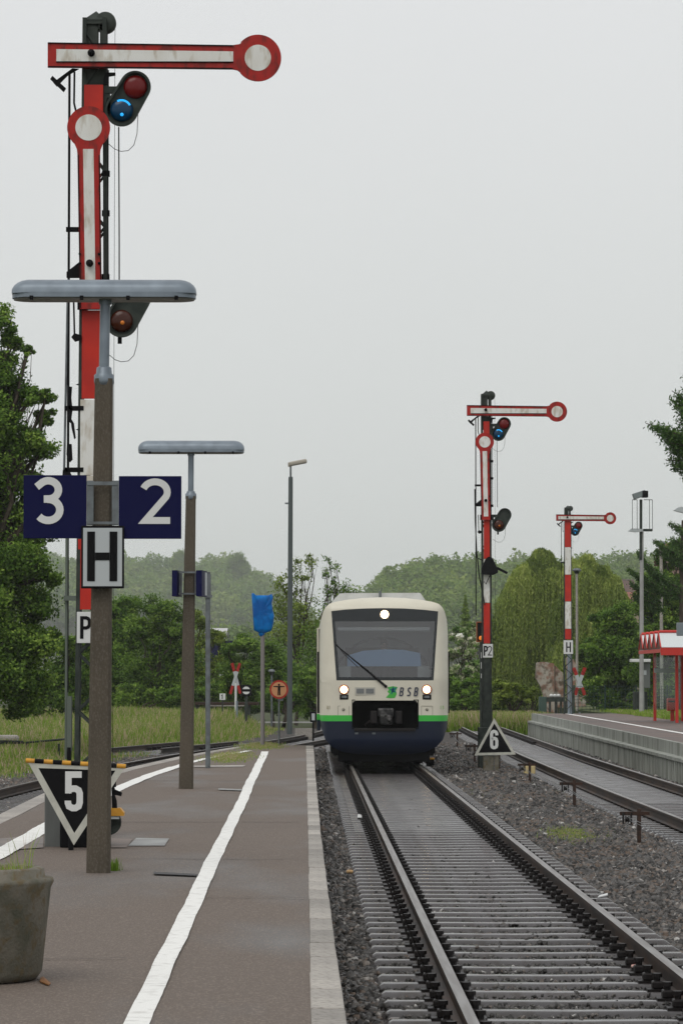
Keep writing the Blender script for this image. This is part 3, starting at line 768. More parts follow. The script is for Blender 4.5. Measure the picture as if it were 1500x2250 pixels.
# lower gear of the tallest signal
mb = MB()
a = X(152, 1045, D1); mb.tube([(X(141,1045,D1)[0], D1+.02, X(0,1040,D1)[1]), (X(149,660,D1)[0], D1+.02, X(0,650,D1)[1])], .012, 8)
mb.build('pull_rod', M['galvd'], s1)
mb = MB()
for pl in (((150,870),(157,872),(160,900),(156,930),(150,925)), ((156,918),(163,930),(167,962),(164,965),(158,940)), ((148,976),(158,976),(160,1010),(154,1016),(147,1000)), ((139,1034),(150,1028),(158,1044),(138,1050))):
    mb.prism([X(*p, D1) for p in pl][::-1], D1-.04, D1+.02)
for q in (897, 1032): p = X(150, q, D1); mb.box((p[0]-.03, D1-.04, p[1]-.025), (O1.x-.09, D1+.02, p[1]+.02))
mb.tube([(X(155,850,D1)[0], D1-.02, X(0,850,D1)[1]), (X(153,880,D1)[0], D1-.02, X(0,880,D1)[1])], .02, 6)
mb.build('wire_tensioner', M['black'], s1)
mb = MB(); mb.box((X(148,1668,D1)[0], D1-.05, X(0,1650,D1)[1]), (X(164,0,D1)[0], D1+.08, X(0,1530,D1)[1]))
mb.tube([(X(152,0,D1)[0], D1+.02, X(0,1668,D1)[1]), (X(152,0,D1)[0], D1+.02, X(0,1183,D1)[1])], .017, 8)
mb.box((X(146,0,D1)[0], D1-.04, X(0,1320,D1)[1]), (X(172,0,D1)[0], D1-.0, X(0,1309,D1)[1]))
mb.build('conduit', mat('grey_green_conduit', (.10,.12,.10), .6), s1)
mb = MB(); mb.box((X(149,1678,D1)[0], D1-.06, X(0,1690,D1)[1]), (X(163,0,D1)[0], D1+.06, X(0,1642,D1)[1])); mb.build('conduit_shoe', M['black'], s1)
# drive machine at its foot
dm = thing('signal_wire_drive', ground(190, 1862, EH), 'black wire drive with pulley and orange cover at the foot of the tallest signal', 'signal drive')
DD = ORG[dm.name].y
mb = MB(); Xd = lambda px, py: (at(px, py, DD).x, at(px, py, DD).z)
mb.bbox((Xd(140,0)[0], DD-.05, EH), (Xd(232,0)[0], DD+.55, Xd(0,1690)[1]), .012); mb.build('machine_box', M['black'], dm)
mb = MB(); c = Xd(238, 1808); mb.lathe([(.03,-.02),(.10,-.02),(.115,-.03),(.115,.0),(.10,-.005),(.10,.02),(.115,.015),(.115,.03),(.03,.03)], (c[0], DD+.1, c[1]), 24, axis='Y')
mb.lathe([(0,-.05),(.03,-.05),(.03,.05)], (c[0], DD+.1, c[1]), 12, axis='Y')
for k in range(6):
    mb.box((c[0]-.008, DD+.095, c[1]), (c[0]+.008, DD+.105, c[1]+.1), rot=Matrix.Rotation(k*pi/3, 3, 'Y'), piv=(c[0], DD+.1, c[1]))
mb.build('pulley_wheel', M['dark'], dm)
mb = MB(); mb.prism([Xd(*p) for p in ((232,1793),(272,1793),(272,1786),(264,1776),(232,1776))], DD+.02, DD+.20); mb.build('orange_cover', M['yellow'], dm)
mb = MB(); mb.prism([Xd(*p) for p in ((232,1800),(262,1800),(262,1794),(232,1794))], DD+.03, DD+.18); mb.build('cover_rim', M['signgrey'], dm)
mb = MB(); mb.prism([Xd(*p) for p in ((244,1722),(250,1724),(252,1735),(268,1742),(266,1750),(252,1747),(256,1760),(257,1776),(246,1776))], DD+.05, DD+.09)
mb.tube([(Xd(250,1693)[0], DD+.07, Xd(250,1690)[1]), (Xd(252,1730)[0], DD+.07, Xd(250,1730)[1])], .012, 6); mb.build('drive_lever', M['black'], dm)
# grey concrete box beside it
mb = MB(); a = ground(98, 1860, EH); xx = at(150, 1860, a.y).x
mb.bbox((a.x, a.y, EH-.02), (xx, a.y+.5, at(98, 1722, a.y).z), .012)
tag(mb.build('cable_box', mat('grey_cabinet', (.13,.14,.135), .6, col2=(.10,.105,.10), nscale=4, stretch=(1,1,.3)), loc=(a.x, a.y, EH)), 'plain grey concrete box partly behind the number 5 triangle', 'cable box')

# ------------------------------------------------------------------ number triangles
def triangle(D, pts, label, num, gx, gz, gh, sx, base):
    c = at(sum(p[0] for p in pts)/3, 1490, D).x
    t = thing('number_triangle', (c, D, base), label, 'number sign')
    P = [(at(*p, D).x, at(*p, D).z) for p in pts]
    mb = MB(); mb.prism(P, D, D+.012); mb.build('panel', M['black'], t)
    cx = sum(p[0] for p in P)/3; cz = sum(p[1] for p in P)/3
    ins = .93; Q = [(cx+(x-cx)*ins, cz+(z-cz)*ins) for x, z in P]
    mb = MB(); mb.stroke(Q, .056, D-.006, .006, closed=True); mb.build('white_border', mat('old_white', (.50,.50,.44), .5, col2=(.42,.42,.37), nscale=8), t)
    mb = MB(); glyph(mb, num, at(gx, gz, D).x, at(gx, gz, D).z, gh, .17, D-.005, sx=sx); mb.build('number', M['signwhite'], t)
    return t
D5 = 31.1
t5 = triangle(D5, [(66,1676),(274,1683),(163,1852)], 'black triangle pointing down with white number 5 and a striped bar on top', '5', 144, 1780, 83*D5/7600, 1.0, EH)
a, b = at(57, 1671, D5), at(277, 1684, D5)
seg = 11
for k in range(seg):
    p, q = a.lerp(b, (k+.02)/seg), a.lerp(b, (k+.98)/seg)
    mb = MB(); mb.tube([p, q], .021, 10); mb.build('striped_bar', M['yellow'] if k % 2 == 0 else M['black'], t5)
mb = MB(); mb.tube([(at(163,0,D5).x, D5+.03, EH), (at(163,0,D5).x, D5+.03, at(163,1690,D5).z)], .025, 8); mb.build('post', M['black'], t5)
D6 = 76.6
t6 = triangle(D6, [(1043,1659),(1131,1657),(1085,1580)], 'black triangle pointing up with white number 6 on the ballast', '6', 1076.5, 1645, 40*D6/7600, .92, -.22)
mb = MB(); mb.box((at(1058,0,D6).x, D6+.03, -.25), (at(1080,0,D6).x, D6+.3, at(0,1662,D6).z)); mb.box((at(1083,0,D6).x, D6+.02, -.25), (at(1092,0,D6).x, D6+.1, at(0,1660,D6).z)); mb.build('post', M['tub'], t6)
a = ground(1112, 1680, -.2)
mb = MB(); mb.bbox((a.x-.11, 76.2, -.22), (a.x+.13, 76.5, .0), .02); o = mb.build('lantern_box', mat('pale_yellow_cover', (.50,.40,.20), .5), loc=(a.x, 76.3, -.22))
tag(o, 'pale yellow box low on the ballast under the number 6 triangle', 'box')

# ------------------------------------------------------------------ platform lamps
def octo(mb, x, y, z0, z1, w0, w1, ch=.28):
    vs = []
    for z, w_ in ((z0, w0), (z1, w1)):
        h = w_/2; c = h*(1-ch)
        vs += [(x+a, y+b, z) for a, b in ((-c,-h),(c,-h),(h,-c),(h,c),(c,h),(-c,h),(-h,c),(-h,-c))]
    mb.add(vs, [(i, (i+1)%8, 8+(i+1)%8, 8+i) for i in range(8)] + [tuple(range(8))[::-1], tuple(range(8, 16))])
def platform_lamp(D, bp, xpost, collar, top, lum, wb, wt, label, kind):
    """bp base pixel; collar, top pixel rows; lum (x0,x1,y0,y1)"""
    b = ground(*bp, EH); b.y = D
    t = thing('platform_lamp', (b.x, D, EH), label, 'lamp post', 'concrete lamp posts on the platform')
    zc = at(bp[0], collar[1], D).z; xc = at(xpost, collar[1], D).x
    mb = MB(); n = 12
    vs = []
    for k in range(n+1):
        q = k/n; x = b.x + (xc-b.x)*q; z = EH - .02 + (zc-EH+.05)*q; h = (wb + (wt-wb)*q)/2; c = h*.74
        vs += [(x+a_, D+b_, z) for a_, b_ in ((-c,-h),(c,-h),(h,-c),(h,c),(c,h),(-c,h),(-h,c),(-h,-c))]
    mb.add(vs, [(i*8+j, i*8+(j+1)%8, (i+1)*8+(j+1)%8, (i+1)*8+j) for i in range(n) for j in range(8)] + [tuple(n*8+j for j in range(8))])
    mb.build('concrete_post', M['concrete'], t)
    z0 = at(0, collar[0], D).z; zt = at(0, top, D).z; k = wt/.137
    mb = MB(); mb.lathe([(.0,zc-.02),(.072*k,zc-.02),(.078*k,zc+.01),(.078*k,zc+.06),(.062*k,zc+.075),(.058*k,z0),(.042*k,z0+.01),(0,z0+.01)], (xc, D, 0), 20)
    mb.build('steel_collar', M['galv'], t)
    xt = at(lum[4], top, D).x
    mb = MB(); mb.tube([(xc, D, z0-.01), (xt, D, zt+.01)], .040*k, 14); mb.tube([(xt, D, zt-.05), (xt, D, zt+.02)], .05*k, 14)
    mb.build('steel_pipe', M['galv'], t)
    # luminaire: rounded trough
    x0, x1 = at(lum[0], lum[2], D).x, at(lum[1], lum[2], D).x; zb, zt2 = at(0, lum[3], D).z, at(0, lum[2], D).z; H = zt2-zb-.02
    zb += .02
    ns, nc = 26, 14; vs = []; L = x1-x0; wid = .165
    for i in range(ns+1):
        s_ = i/ns; xx = x0 + L*(.5 - .5*cos(pi*s_)); d = min(xx-x0, x1-xx); e = min(1, d/.14); e = math.sqrt(max(0, 1-(1-e)**2)); e = .18+.82*e if 0 < i < ns else .0
        for j in range(nc+1):
            a_ = pi*j/nc; cy = cos(a_); cz = max(0, sin(a_))**.7
            vs.append((xx, D - wid*(.25+.75*e)*cy*(1 if e else .5), zb + .03 + (H-.03)*cz*(e if e else .12)))
    mb = MB(); mb.add(vs, [(i*(nc+1)+j, i*(nc+1)+j+1, (i+1)*(nc+1)+j+1, (i+1)*(nc+1)+j) for i in range(ns) for j in range(nc)], True)
    # rim skirt
    loop = [(x0+.10+(-.10)*cos(q)*0 , 0) for q in (0,)]
    rr = wid
    sk = [(x1-rr+rr*.98*sin(q)*1.0, D - rr*cos(q)) for q in np.linspace(0, pi, 12)] + [(x0+rr-rr*.98*sin(q), D + rr*cos(q)) for q in np.linspace(0, pi, 12)]
    vs = [(x, y, zb+.035) for x, y in sk] + [(x, y, zb-.004) for x, y in sk]; m_ = len(sk)
    mb.add(vs, [(i, i+m_, (i+1)%m_+m_, (i+1)%m_) for i in range(m_)], True)
    lo = mb.build('luminaire', M['galv'], t)
    mb = MB(); vs = [(x*.985+(x0+x1)/2*.015, D+(y-D)*.9, zb-.016) for x, y in sk]; mb.add(vs, [tuple(range(m_))])
    vs2 = [(x*.985+(x0+x1)/2*.015, D+(y-D)*.9, zb+.004) for x, y in sk]; mb.add(vs+vs2, [(i, (i+1)%m_, (i+1)%m_+m_, i+m_) for i in range(m_)])
    mb.build('diffuser', mat('dusty_diffuser', (.12,.12,.10), .4), lo)
    mb = MB()
    for f in (.115, .385, .635, .895):
        xx = x0 + L*f; mb.box((xx-.014, D-wid-.012, zb-.03), (xx+.014, D-wid+.01, zb+.004))
    mb.build('latch', M['black'], lo)
    return t
L1D = ground(218, 1917, EH).y
lp1 = platform_lamp(L1D, (218,1916), 229, (808,841), 655, (27,432,615,661,232), .187, .140, 'nearest lamp post, stained concrete, carrying the 3, 2 and H signs', 1)
L2D = ground(409, 1733, EH).y
lp2 = platform_lamp(L2D, (409,1733), 419.5, (1080,1095), 993, (304,537,968,997,420), .20, .137, 'farther lamp post, brown concrete with two edge-on blue boards', 2)

def board(D, x0, x1, y0, y1, m, label=None, name='track_number_sign', cat='sign', border=None, th=.012, group=None, org=None):
    a, b = at(x0, y1, D), at(x1, y0, D)
    t = thing(name, ((a.x+b.x)/2, D, a.z), label, cat, group)
    mb = MB(); mb.bbox((a.x, D, a.z), (b.x, D+th, b.z), .004); mb.build('panel', m, t)
    return t, a, b
DS = L1D - .13
t3_, a, b = board(DS, 52, 191, 1044, 1183, M['navy'], 'dark blue sign with white number 3, left of the nearest lamp post')
mb = MB(); k = DS/7600; glyph(mb, '3', at(76,1149,DS).x, at(76,1149,DS).z, 99*k, .165, DS-.005, sx=1.10); mb.build('number', M['signwhite'], t3_)
t2_, a, b = board(DS, 261, 399, 1046, 1184, M['navy'], 'dark blue sign with white number 2, right of the nearest lamp post')
mb = MB(); glyph(mb, '2', at(310,1150,DS).x, at(310,1150,DS).z, 97*k, .155, DS-.005, sx=1.18); mb.build('number', M['signwhite'], t2_)
mb = MB()
for x0, x1 in ((191,206),(246,261)):
    a, b = at(x0, 1154, DS), at(x1, 1056, DS); mb.box((a.x, DS+.005, a.z), (b.x, DS+.02, b.z))
a, b = at(191, 1066, DS), at(261, 1058, DS); mb.box((a.x, DS-.002, a.z), (b.x, DS+.004, b.z))
a, b = at(191, 1152, DS), at(261, 1146, DS); mb.box((a.x, DS-.002, a.z), (b.x, DS+.004, b.z))
mb.build('sign_bracket', M['galvd'], lp1)
DH = DS - .03
th_, a, b = board(DH, 178.5, 273.5, 1155, 1293, M['black'], 'light grey plate with black letter H on the nearest lamp post', name='stop_board')
a2, b2 = at(183, 1288, DH), at(269, 1160, DH)
mb = MB(); mb.box((a2.x, DH-.004, a2.z), (b2.x, DH-.001, b2.z)); mb.build('face', M['signgrey'], th_)
mb = MB(); kh = DH/7600; h = 109*kh
xl, zl = at(192, 1277, DH).x, at(192, 1277, DH).z
for u0, u1, v0, v1 in ((0,17,0,109),(49,66,0,109),(17.4,48.6,46,63)): mb.box((xl+u0*kh, DH-.008, zl+v0*kh), (xl+u1*kh, DH-.0045, zl+v1*kh))
mb.build('letter', M['black'], th_)
# edge-on boards of the second lamp
for x0, x1, off, lab in ((378, 389, -.0, 'left one of the two blue boards seen edge-on on the farther lamp post'), (431, 444, 0, 'right one of the two blue boards seen edge-on on the farther lamp post')):
    a = at(x0, 1310, L2D-.25); b = at(x0, 1253, L2D-.25)
    t = thing('track_number_sign', (a.x+.02, L2D-.25, a.z), lab, 'sign')
    wdt = at(x1, 1310, L2D-.25).x - a.x
    mb = MB(); mb.add([(a.x, L2D-.25, a.z), (a.x+wdt, L2D-.28, a.z), (a.x+wdt+.055, L2D+.25, a.z), (a.x+.05, L2D+.25, a.z), (a.x, L2D-.25, b.z), (a.x+wdt, L2D-.28, b.z), (a.x+wdt+.055, L2D+.25, b.z), (a.x+.05, L2D+.25, b.z)],
        [(0,3,2,1),(4,5,6,7),(0,1,5,4),(1,2,6,5),(2,3,7,6),(3,0,4,7)])
    mb.build('panel', M['navy'], t)
    mb = MB(); mb.add([(a.x+wdt+.004, L2D-.2, a.z+.02), (a.x+wdt+.055, L2D+.22, a.z+.02), (a.x+wdt+.055, L2D+.22, b.z-.02), (a.x+wdt+.004, L2D-.2, b.z-.02)], [(0,1,2,3)])
    mb.build('number_face', M['signgrey'], t)
mb = MB()
for z_ in (1258, 1305):
    a = at(392, z_, L2D); b = at(431, z_, L2D); mb.box((a.x, L2D-.12, a.z-.012), (b.x, L2D-.10, a.z+.012))
a = at(390, 1308, L2D); b = at(400, 1256, L2D); mb.box((a.x, L2D-.06, a.z), (b.x, L2D+.06, b.z))
a = at(428, 1308, L2D); b = at(432, 1256, L2D); mb.box((a.x, L2D-.06, a.z), (b.x, L2D+.06, b.z))
mb.build('sign_bracket', M['galvd'], lp2)

# ------------------------------------------------------------------ other posts and signs on the left
def pole(name, base, topy, r0, r1, m, label, cat, z=EH, D=None, lean=0, n=12):
    b = ground(*base, z) if D is None else at(base[0], base[1], D)
    if D is not None: b.z = z
    D = b.y; zt = at(base[0], topy, D).z; xt = at(base[0]+lean, topy, D).x
    t = thing(name, (b.x, D, z), label, cat)
    mb = MB(); mb.tube([(b.x, D, z-.05), (xt, D, zt)], [r0, r1], n); mb.build('post', m, t)
    return t, b, D, Vector((xt, D, zt))
t, b, D, tp = pole('sign_post', (457,1688), 1257, .043, .043, M['galvd'], 'bare grey steel post just behind the farther lamp post', 'post')
mb = MB(); a = at(450,1312,D); c = at(464,1262,D); mb.box((a.x, D-.06, a.z), (c.x, D-.045, c.z)); mb.box((a.x, D-.07, at(0,1313,D).z), (c.x+.02, D+.05, at(0,1307,D).z)); mb.build('back_plate', M['galvd'], t)
# blue bag
t, b, D, tp = pole('bagged_signal', (577,1641), 1385, .048, .048, mat('pinkish_grey_steel', (.20,.185,.18), .55), 'signal on a thin post wrapped in a blue plastic bag', 'wrapped signal')
out = [(570,1391),(558,1385),(553,1304),(557,1303),(562,1308),(590,1308),(597,1305),(600,1312),(597,1325),(599,1340),(602,1352),(601,1368),(596,1386),(580,1392)]
n = len(out); P = [(at(x, y, D).x, at(x, y, D).z) for x, y in out]; cx, cz = at(577,1345,D).x, at(577,1345,D).z
vs = []
rings = [(-.10,.60),(-.095,.86),(-.07,.98),(-.02,1.0),(.05,1.0),(.09,.93),(.10,.6)]
Pd = []
for i in range(n):
    for f in (0, .5):
        q = (i+1) % n; Pd.append((P[i][0]*(1-f)+P[q][0]*f, P[i][1]*(1-f)+P[q][1]*f))
m_ = len(Pd)
for dy, s_ in rings:
    for i, (x, z) in enumerate(Pd): vs.append((cx+(x-cx)*s_ + .007*math.sin(i*2.3+dy*30), D+dy + .012*math.sin(i*1.7), cz+(z-cz)*s_))
vs += [(cx-.01, D-.11, cz), (cx, D+.11, cz)]
mb = MB(); mb.add(vs, [(i*m_+j, (i+1)*m_+j, (i+1)*m_+(j+1)%m_, i*m_+(j+1)%m_) for i in range(len(rings)-1) for j in range(m_)] +
    [(j, (j+1)%m_, len(vs)-2) for j in range(m_)] + [((len(rings)-1)*m_+(j+1)%m_, (len(rings)-1)*m_+j, len(vs)-1) for j in range(m_)], True)
mb.build('plastic_bag', M['bluebag'], t)
mb = MB(); mb.lathe([(0,.0),(.045,.01),(.075,.06),(.05,.11),(.12,.16)], (cx-.02, D, at(0,1399,D).z), 10); mb.build('bag_tie', M['bluebag'], t)
# round no-entry-on-foot sign
t, b, D, tp = pole('round_sign', (613,1637), 1535, .022, .022, M['galvd'], 'round red-rimmed orange sign with a black figure holding out its arms', 'sign')
c = at(613, 1515, D); k = D/7600
mb = MB(); mb.prism(circ(c.x, c.z, 20.5*k, n=32), D-.04, D-.025); mb.build('rim', mat('sign_red', (.38,.03,.02), .5), t)
mb = MB(); mb.prism(circ(c.x, c.z, 16.5*k, n=32), D-.046, D-.041); mb.build('disc', mat('sign_orange', (.55,.27,.13), .5), t)
mb = MB()
for q in (((-1.2,-13),(1.2,-13),(0,0)),): pass
mb.prism([(c.x+u*k, c.z+v*k) for u, v in ((-3,-12.5),(-.5,-12.5),(-.2,-2),(.2,-2),(.5,-12.5),(3,-12.5),(2.6,5),(12.5,6),(12.5,7.6),(2,7.8),(-2,7.8),(-12.5,7.6),(-12.5,6),(-2.6,5))], D-.052, D-.047)
mb.prism(circ(c.x, c.z+10.3*k, 2.3*k, n=12), D-.052, D-.047); mb.build('figure', M['black'], t)
mb = MB(); mb.box((b.x-.03, D-.03, at(0,1540,D).z), (b.x+.10, D-.02, at(0,1533,D).z)); mb.build('clamp', M['galvd'], t)
# yellow marker stake
b = ground(604, 1624, -.2); mb = MB(); mb.box((b.x-.03, 88, -.3), (b.x+.03, 88.04, at(604,1583,88).z)); mb.box((b.x+.035, 88, -.3), (b.x+.07, 88.03, at(604,1580,88).z), mi=1)
tag(mb.build('marker_stake', [M['yellow'], M['black']], loc=(at(604,1624,88).x, 88, -.3)), 'small yellow and black stake in the grass left of the round sign post', 'marker')
# tall street lamp
t, b, D, tp = pole('street_lamp', (636,1603), 1048, .105, .085, mat('green_grey_pole', (.07,.085,.085), .5), 'tall thin dark street lamp in the meadow left of the railcar', 'street lamp', z=-.1, D=128, lean=2.5)
a = at(638.5, 1022, D); mb = MB(); mb.tube([tp-Vector((0,0,.02)), a], .04, 8); mb.build('upper_pipe', M['galvd'], t)
mb = MB(); M3 = Matrix.Rotation(R(-11), 3, 'Y'); mb.bbox((a.x-.05, D-.13, a.z-.04), (a.x+.62, D+.13, a.z+.12), .05, rot=M3, piv=a); mb.bbox((a.x-.10, D-.06, a.z-.06), (a.x+.02, D+.06, a.z+.10), .02); mb.build('lamp_head', mat('beige_lamp', (.35,.32,.27), .5), t)
mb = MB(); a = at(626,1106,D); mb.box((a.x, D-.03, a.z-.03), (at(637,0,D).x, D+.03, a.z+.03)); mb.build('bracket', M['galvd'], t)

# St Andrew's crosses
def cross(D, c, tops, bots, wpx, base, label):
    k = D/7600; o = at(c[0], base, D)
    t = thing('level_crossing_sign', (o.x, D, o.z), label, 'crossing sign')
    for i, (p, q) in enumerate(((tops[0], bots[1]), (tops[1], bots[0]))):
        A, B = at(*p, D), at(*q, D); dy = -.03*i
        mb = MB(); mb.stroke([(A.x, A.z), (B.x, B.z)], wpx*k, D-.02+dy, .02); ar = mb.build('cross_arm', M['signgrey'], t)
        for f0, f1 in ((0, .27), (.73, 1)):
            a_, b_ = A.lerp(B, f0), A.lerp(B, f1); mb = MB(); mb.stroke([(a_.x, a_.z), (b_.x, b_.z)], wpx*k*1.01, D-.026+dy, .004); mb.build('red_tip', M['red'], ar)
    mb = MB(); mb.tube([(o.x+.05, D+.04, -.3), (o.x+.05, D+.04, at(*c, D).z)], .045, 8); mb.build('post', M['galv'], t)
cross(143, (518,1540), [(510,1457),(527,1457)], [(506,1525),(528,1524)], 6.2, 1540, 'red and white crossing sign above the black box left of the blue bag')
cross(146, (1270,1565), [(1259,1467),(1284,1467)], [(1262,1527),(1284,1527)], 7.5, 1562, 'red and white crossing sign behind the smallest semaphore')
# low black signal box with white disc and bar, number plate, deck
D = 141; k = D/7600
b = at(541, 1517, D); t = thing('dwarf_signal', (b.x, D, -.2), 'black box with a white disc crossed by a black bar', 'signal')
mb = MB(); mb.bbox((b.x-11*k, D, b.z-12*k), (b.x+11*k, D+.25, b.z+12*k), .02); mb.build('box', M['black'], t)
mb = MB()
mb.prism([(b.x+8.5*k*cos(R(a)), b.z+8.5*k*sin(R(a))) for a in np.linspace(20, 160, 12)], D-.01, D-.002)
mb.prism([(b.x+8.5*k*cos(R(a)), b.z+8.5*k*sin(R(a))) for a in np.linspace(200, 340, 12)], D-.01, D-.002); mb.build('white_disc', M['signwhite'], t)
mb = MB(); mb.box((b.x-.06, D+.05, -.2), (b.x+.06, D+.17, b.z-12*k)); mb.build('post', M['dark'], t)
b = at(489, 1531, D); t = thing('number_plate', (b.x, D, -.2), 'small white plate with a black 1 at the meadow edge', 'number sign')
mb = MB(); mb.bbox((b.x-6.5*k, D, b.z-7*k), (b.x+6.5*k, D+.02, b.z+7*k), .004); mb.build('panel', M['signwhite'], t)
mb = MB(); glyph(mb, '1', b.x-.045, b.z-.09, .18, .22, D-.005); mb.build('number', M['black'], t)
mb = MB(); mb.box((b.x-.03, D+.03, -.3), (b.x+.03, D+.06, b.z)); mb.build('post', M['dark'], t)
D = 148; a, c = at(428,1556,D), at(568,1543,D); t = thing('loading_ramp', (a.x, D, -.3), 'dark low ramp with a pale edge across the back of the meadow', 'ramp')
mb = MB(); mb.box((a.x, D, at(0,1549,D).z), (c.x, D+1.6, c.z)); mb.build('deck', M['rust'], t)
mb = MB(); mb.box((a.x+.5, D-.05, at(0,1552,D).z), (c.x-.6, D-.002, at(0,1549.5,D).z)); mb.build('pale_edge', M['kerb'], t)
for q in (432, 470, 545): mb = MB(); x = at(q,0,D).x; mb.box((x, D+.1, -.4), (x+.15, D+.25, at(0,1549,D).z)); mb.build('leg', M['dark'], t)
b = at(518, 1550, 147); mb = MB(); mb.tube([(b.x, 147, -.3), (b.x, 147, at(518,1500,147).z)], .05, 8); tag(mb.build('white_stake', M['signwhite'], loc=(b.x, 147, -.3)), 'short white stake under the left crossing sign', 'stake')
# mushroom lamps
def mushroom(base, topy, D, label, r=.28, z=-.2, pr=.045, mt='galvd'):
    b = at(base[0], topy, D); t = thing('park_lamp', (b.x, D, z), label, 'lamp post')
    mb = MB(); mb.tube([(b.x, D, z), (b.x, D, b.z-.12)], [pr, pr*.8], 10); mb.build('post', M[mt], t)
    mb = MB(); mb.lathe([(0,.0),(r*.6,-.02),(r,-.10),(r*.95,-.13),(.0,-.13)], (b.x, D, b.z), 20); hd = mb.build('lamp_head', M['galvd'], t)
    mb = MB(); mb.lathe([(r*.6,-.13),(r*.5,-.24),(0,-.26)], (b.x, D, b.z), 16); mb.build('lamp_glass', M['dark'], hd)
mushroom((597,0), 1470, 150, 'small lamp with a flat round head left of the tall street lamp', .16)
mushroom((1266,0), 1248, 150, 'round-headed lamp post right behind the smallest semaphore', .20, .5, .065, 'kerb')
mushroom((1451,0), 1188, 142, 'slim lamp post with a round head above the red shelter', .20, .55, .075, 'kerb')
# point lantern near the train
D = 112; b = at(688, 1575, D); t = thing('point_lantern', (b.x, D, -.2), 'small black point lantern with a white face left of the railcar', 'lantern')
mb = MB(); mb.bbox((b.x-.10, D-.1, b.z-.17), (b.x+.10, D+.1, b.z+.17), .02); mb.box((b.x-.03, D-.03, -.25), (b.x+.03, D+.03, b.z-.16)); mb.build('box', M['black'], t)
mb = MB(); mb.box((b.x-.05, D-.11, b.z-.11), (b.x+.05, D-.101, b.z+.11)); mb.build('white_face', M['signgrey'], t)
mb = MB(); a, c = at(648,1604,118), at(690,1601,118); mb.bbox((a.x, 118, -.25), (c.x, 118.4, c.z), .01); tag(mb.build('cable_duct', M['kerb'], loc=(a.x, 118, -.25)), 'pale concrete duct lid beside the point lantern', 'duct lid')
# pipe barrier in the grass at the far left
D = 92; t = thing('pipe_barrier', (at(60,0,D).x, D, -.3), 'low dark pipe barrier in the grass at the left edge', 'barrier')
mb = MB(); mb.tube([at(-60,1634,D), at(57,1632,D), at(143,1624,D+3)], .03, 8); mb.tube([at(-60,1628,D), at(52,1630,D)], .035, 8); mb.build('rail', M['dark'], t)
for q in (8, 57, 130): x = at(q, 1634, D); mb = MB(); mb.tube([(x.x, D, -.4), (x.x, D, x.z)], .03, 8); mb.build('leg', M['dark'], t)
a = at(-40,1632,97); mb = MB(); mb.bbox((a.x, 97, -.4), (at(44,0,97).x, 98, at(0,1616,97).z), .08); tag(mb.build('concrete_block', M['kerb'], loc=(a.x, 97, -.4)), 'pale concrete block in the grass at the left edge', 'block')
# yellow rail-side box near the train
b = ground(945, 1686, -.2); mb = MB(); mb.bbox((b.x-.10, b.y-.1, -.24), (b.x+.09, b.y+.1, -.02), .02); mb.bbox((b.x-.11, b.y-.11, -.02), (b.x+.10, b.y+.11, .03), .02, mi=1)
tag(mb.build('trackside_magnet', [M['black'], M['yellow']], loc=(b.x, b.y, -.24)), 'small yellow-topped box beside the rail in front of the railcar', 'track magnet')

# ------------------------------------------------------------------ signal wire posts between the tracks
wp = [((1403,1861),1777),((1261,1777),1714),((1163,1722),1674),((1096,1694),1650),((1042,1680),1634),((1004,1645),1608)]
names = ['nearest', 'second nearest', 'third nearest', 'fourth nearest', 'fifth nearest', 'farthest']
tops = []
for i, (b, ty) in enumerate(wp):
    g = ground(*b, -.20); D = g.y; zt = at(b[0], ty, D).z
    t = thing('wire_post', (g.x, D, -.22), f'{names[i]} of the rusty posts guiding the signal wires between the tracks', 'wire post', 'rusty wire posts between the tracks')
    mb = MB(); mb.box((g.x-.025, D-.025, -.3), (g.x+.025, D+.025, zt)); mb.build('post', M['rust'], t)
    mb = MB(); mb.box((g.x-.24, D-.03, zt-.08), (g.x+.13, D+.03, zt-.035)); mb.build('cross_bar', M['rust'], t)
    mb = MB(); mb.lathe([(0,-.025),(.045,-.025),(.03,0),(.045,.025),(0,.025)], (g.x-.15, D-.03, zt-.13), 14, axis='X')
    mb.box((g.x-.21, D-.05, zt-.19), (g.x-.19, D+.02, zt-.05)); mb.box((g.x-.11, D-.05, zt-.19), (g.x-.09, D+.02, zt-.05)); mb.build('pulley', M['chair'], t)
    tops.append(Vector((g.x-.15, D, zt-.10)))
tops = [tops[0] + (tops[0]-tops[1])*1.6 + Vector((.5,0,0))] + tops
for q, lab in ((0, 'upper thin signal wire strung along the rusty posts'), (1, 'lower thin signal wire strung along the rusty posts')):
    mb = MB(); pts = []
    for i in range(len(tops)-1):
        for f in (0, .25, .5, .75):
            p = tops[i].lerp(tops[i+1], f); pts.append(p - Vector((-.03*q, 0, .05*4*f*(1-f)*1.0 + .045*q)))
    mb.tube(pts + [tops[-1]], .0035, 5); tag(mb.build('signal_wire', M['galvd'], loc=tuple(tops[1])), lab, 'wire')
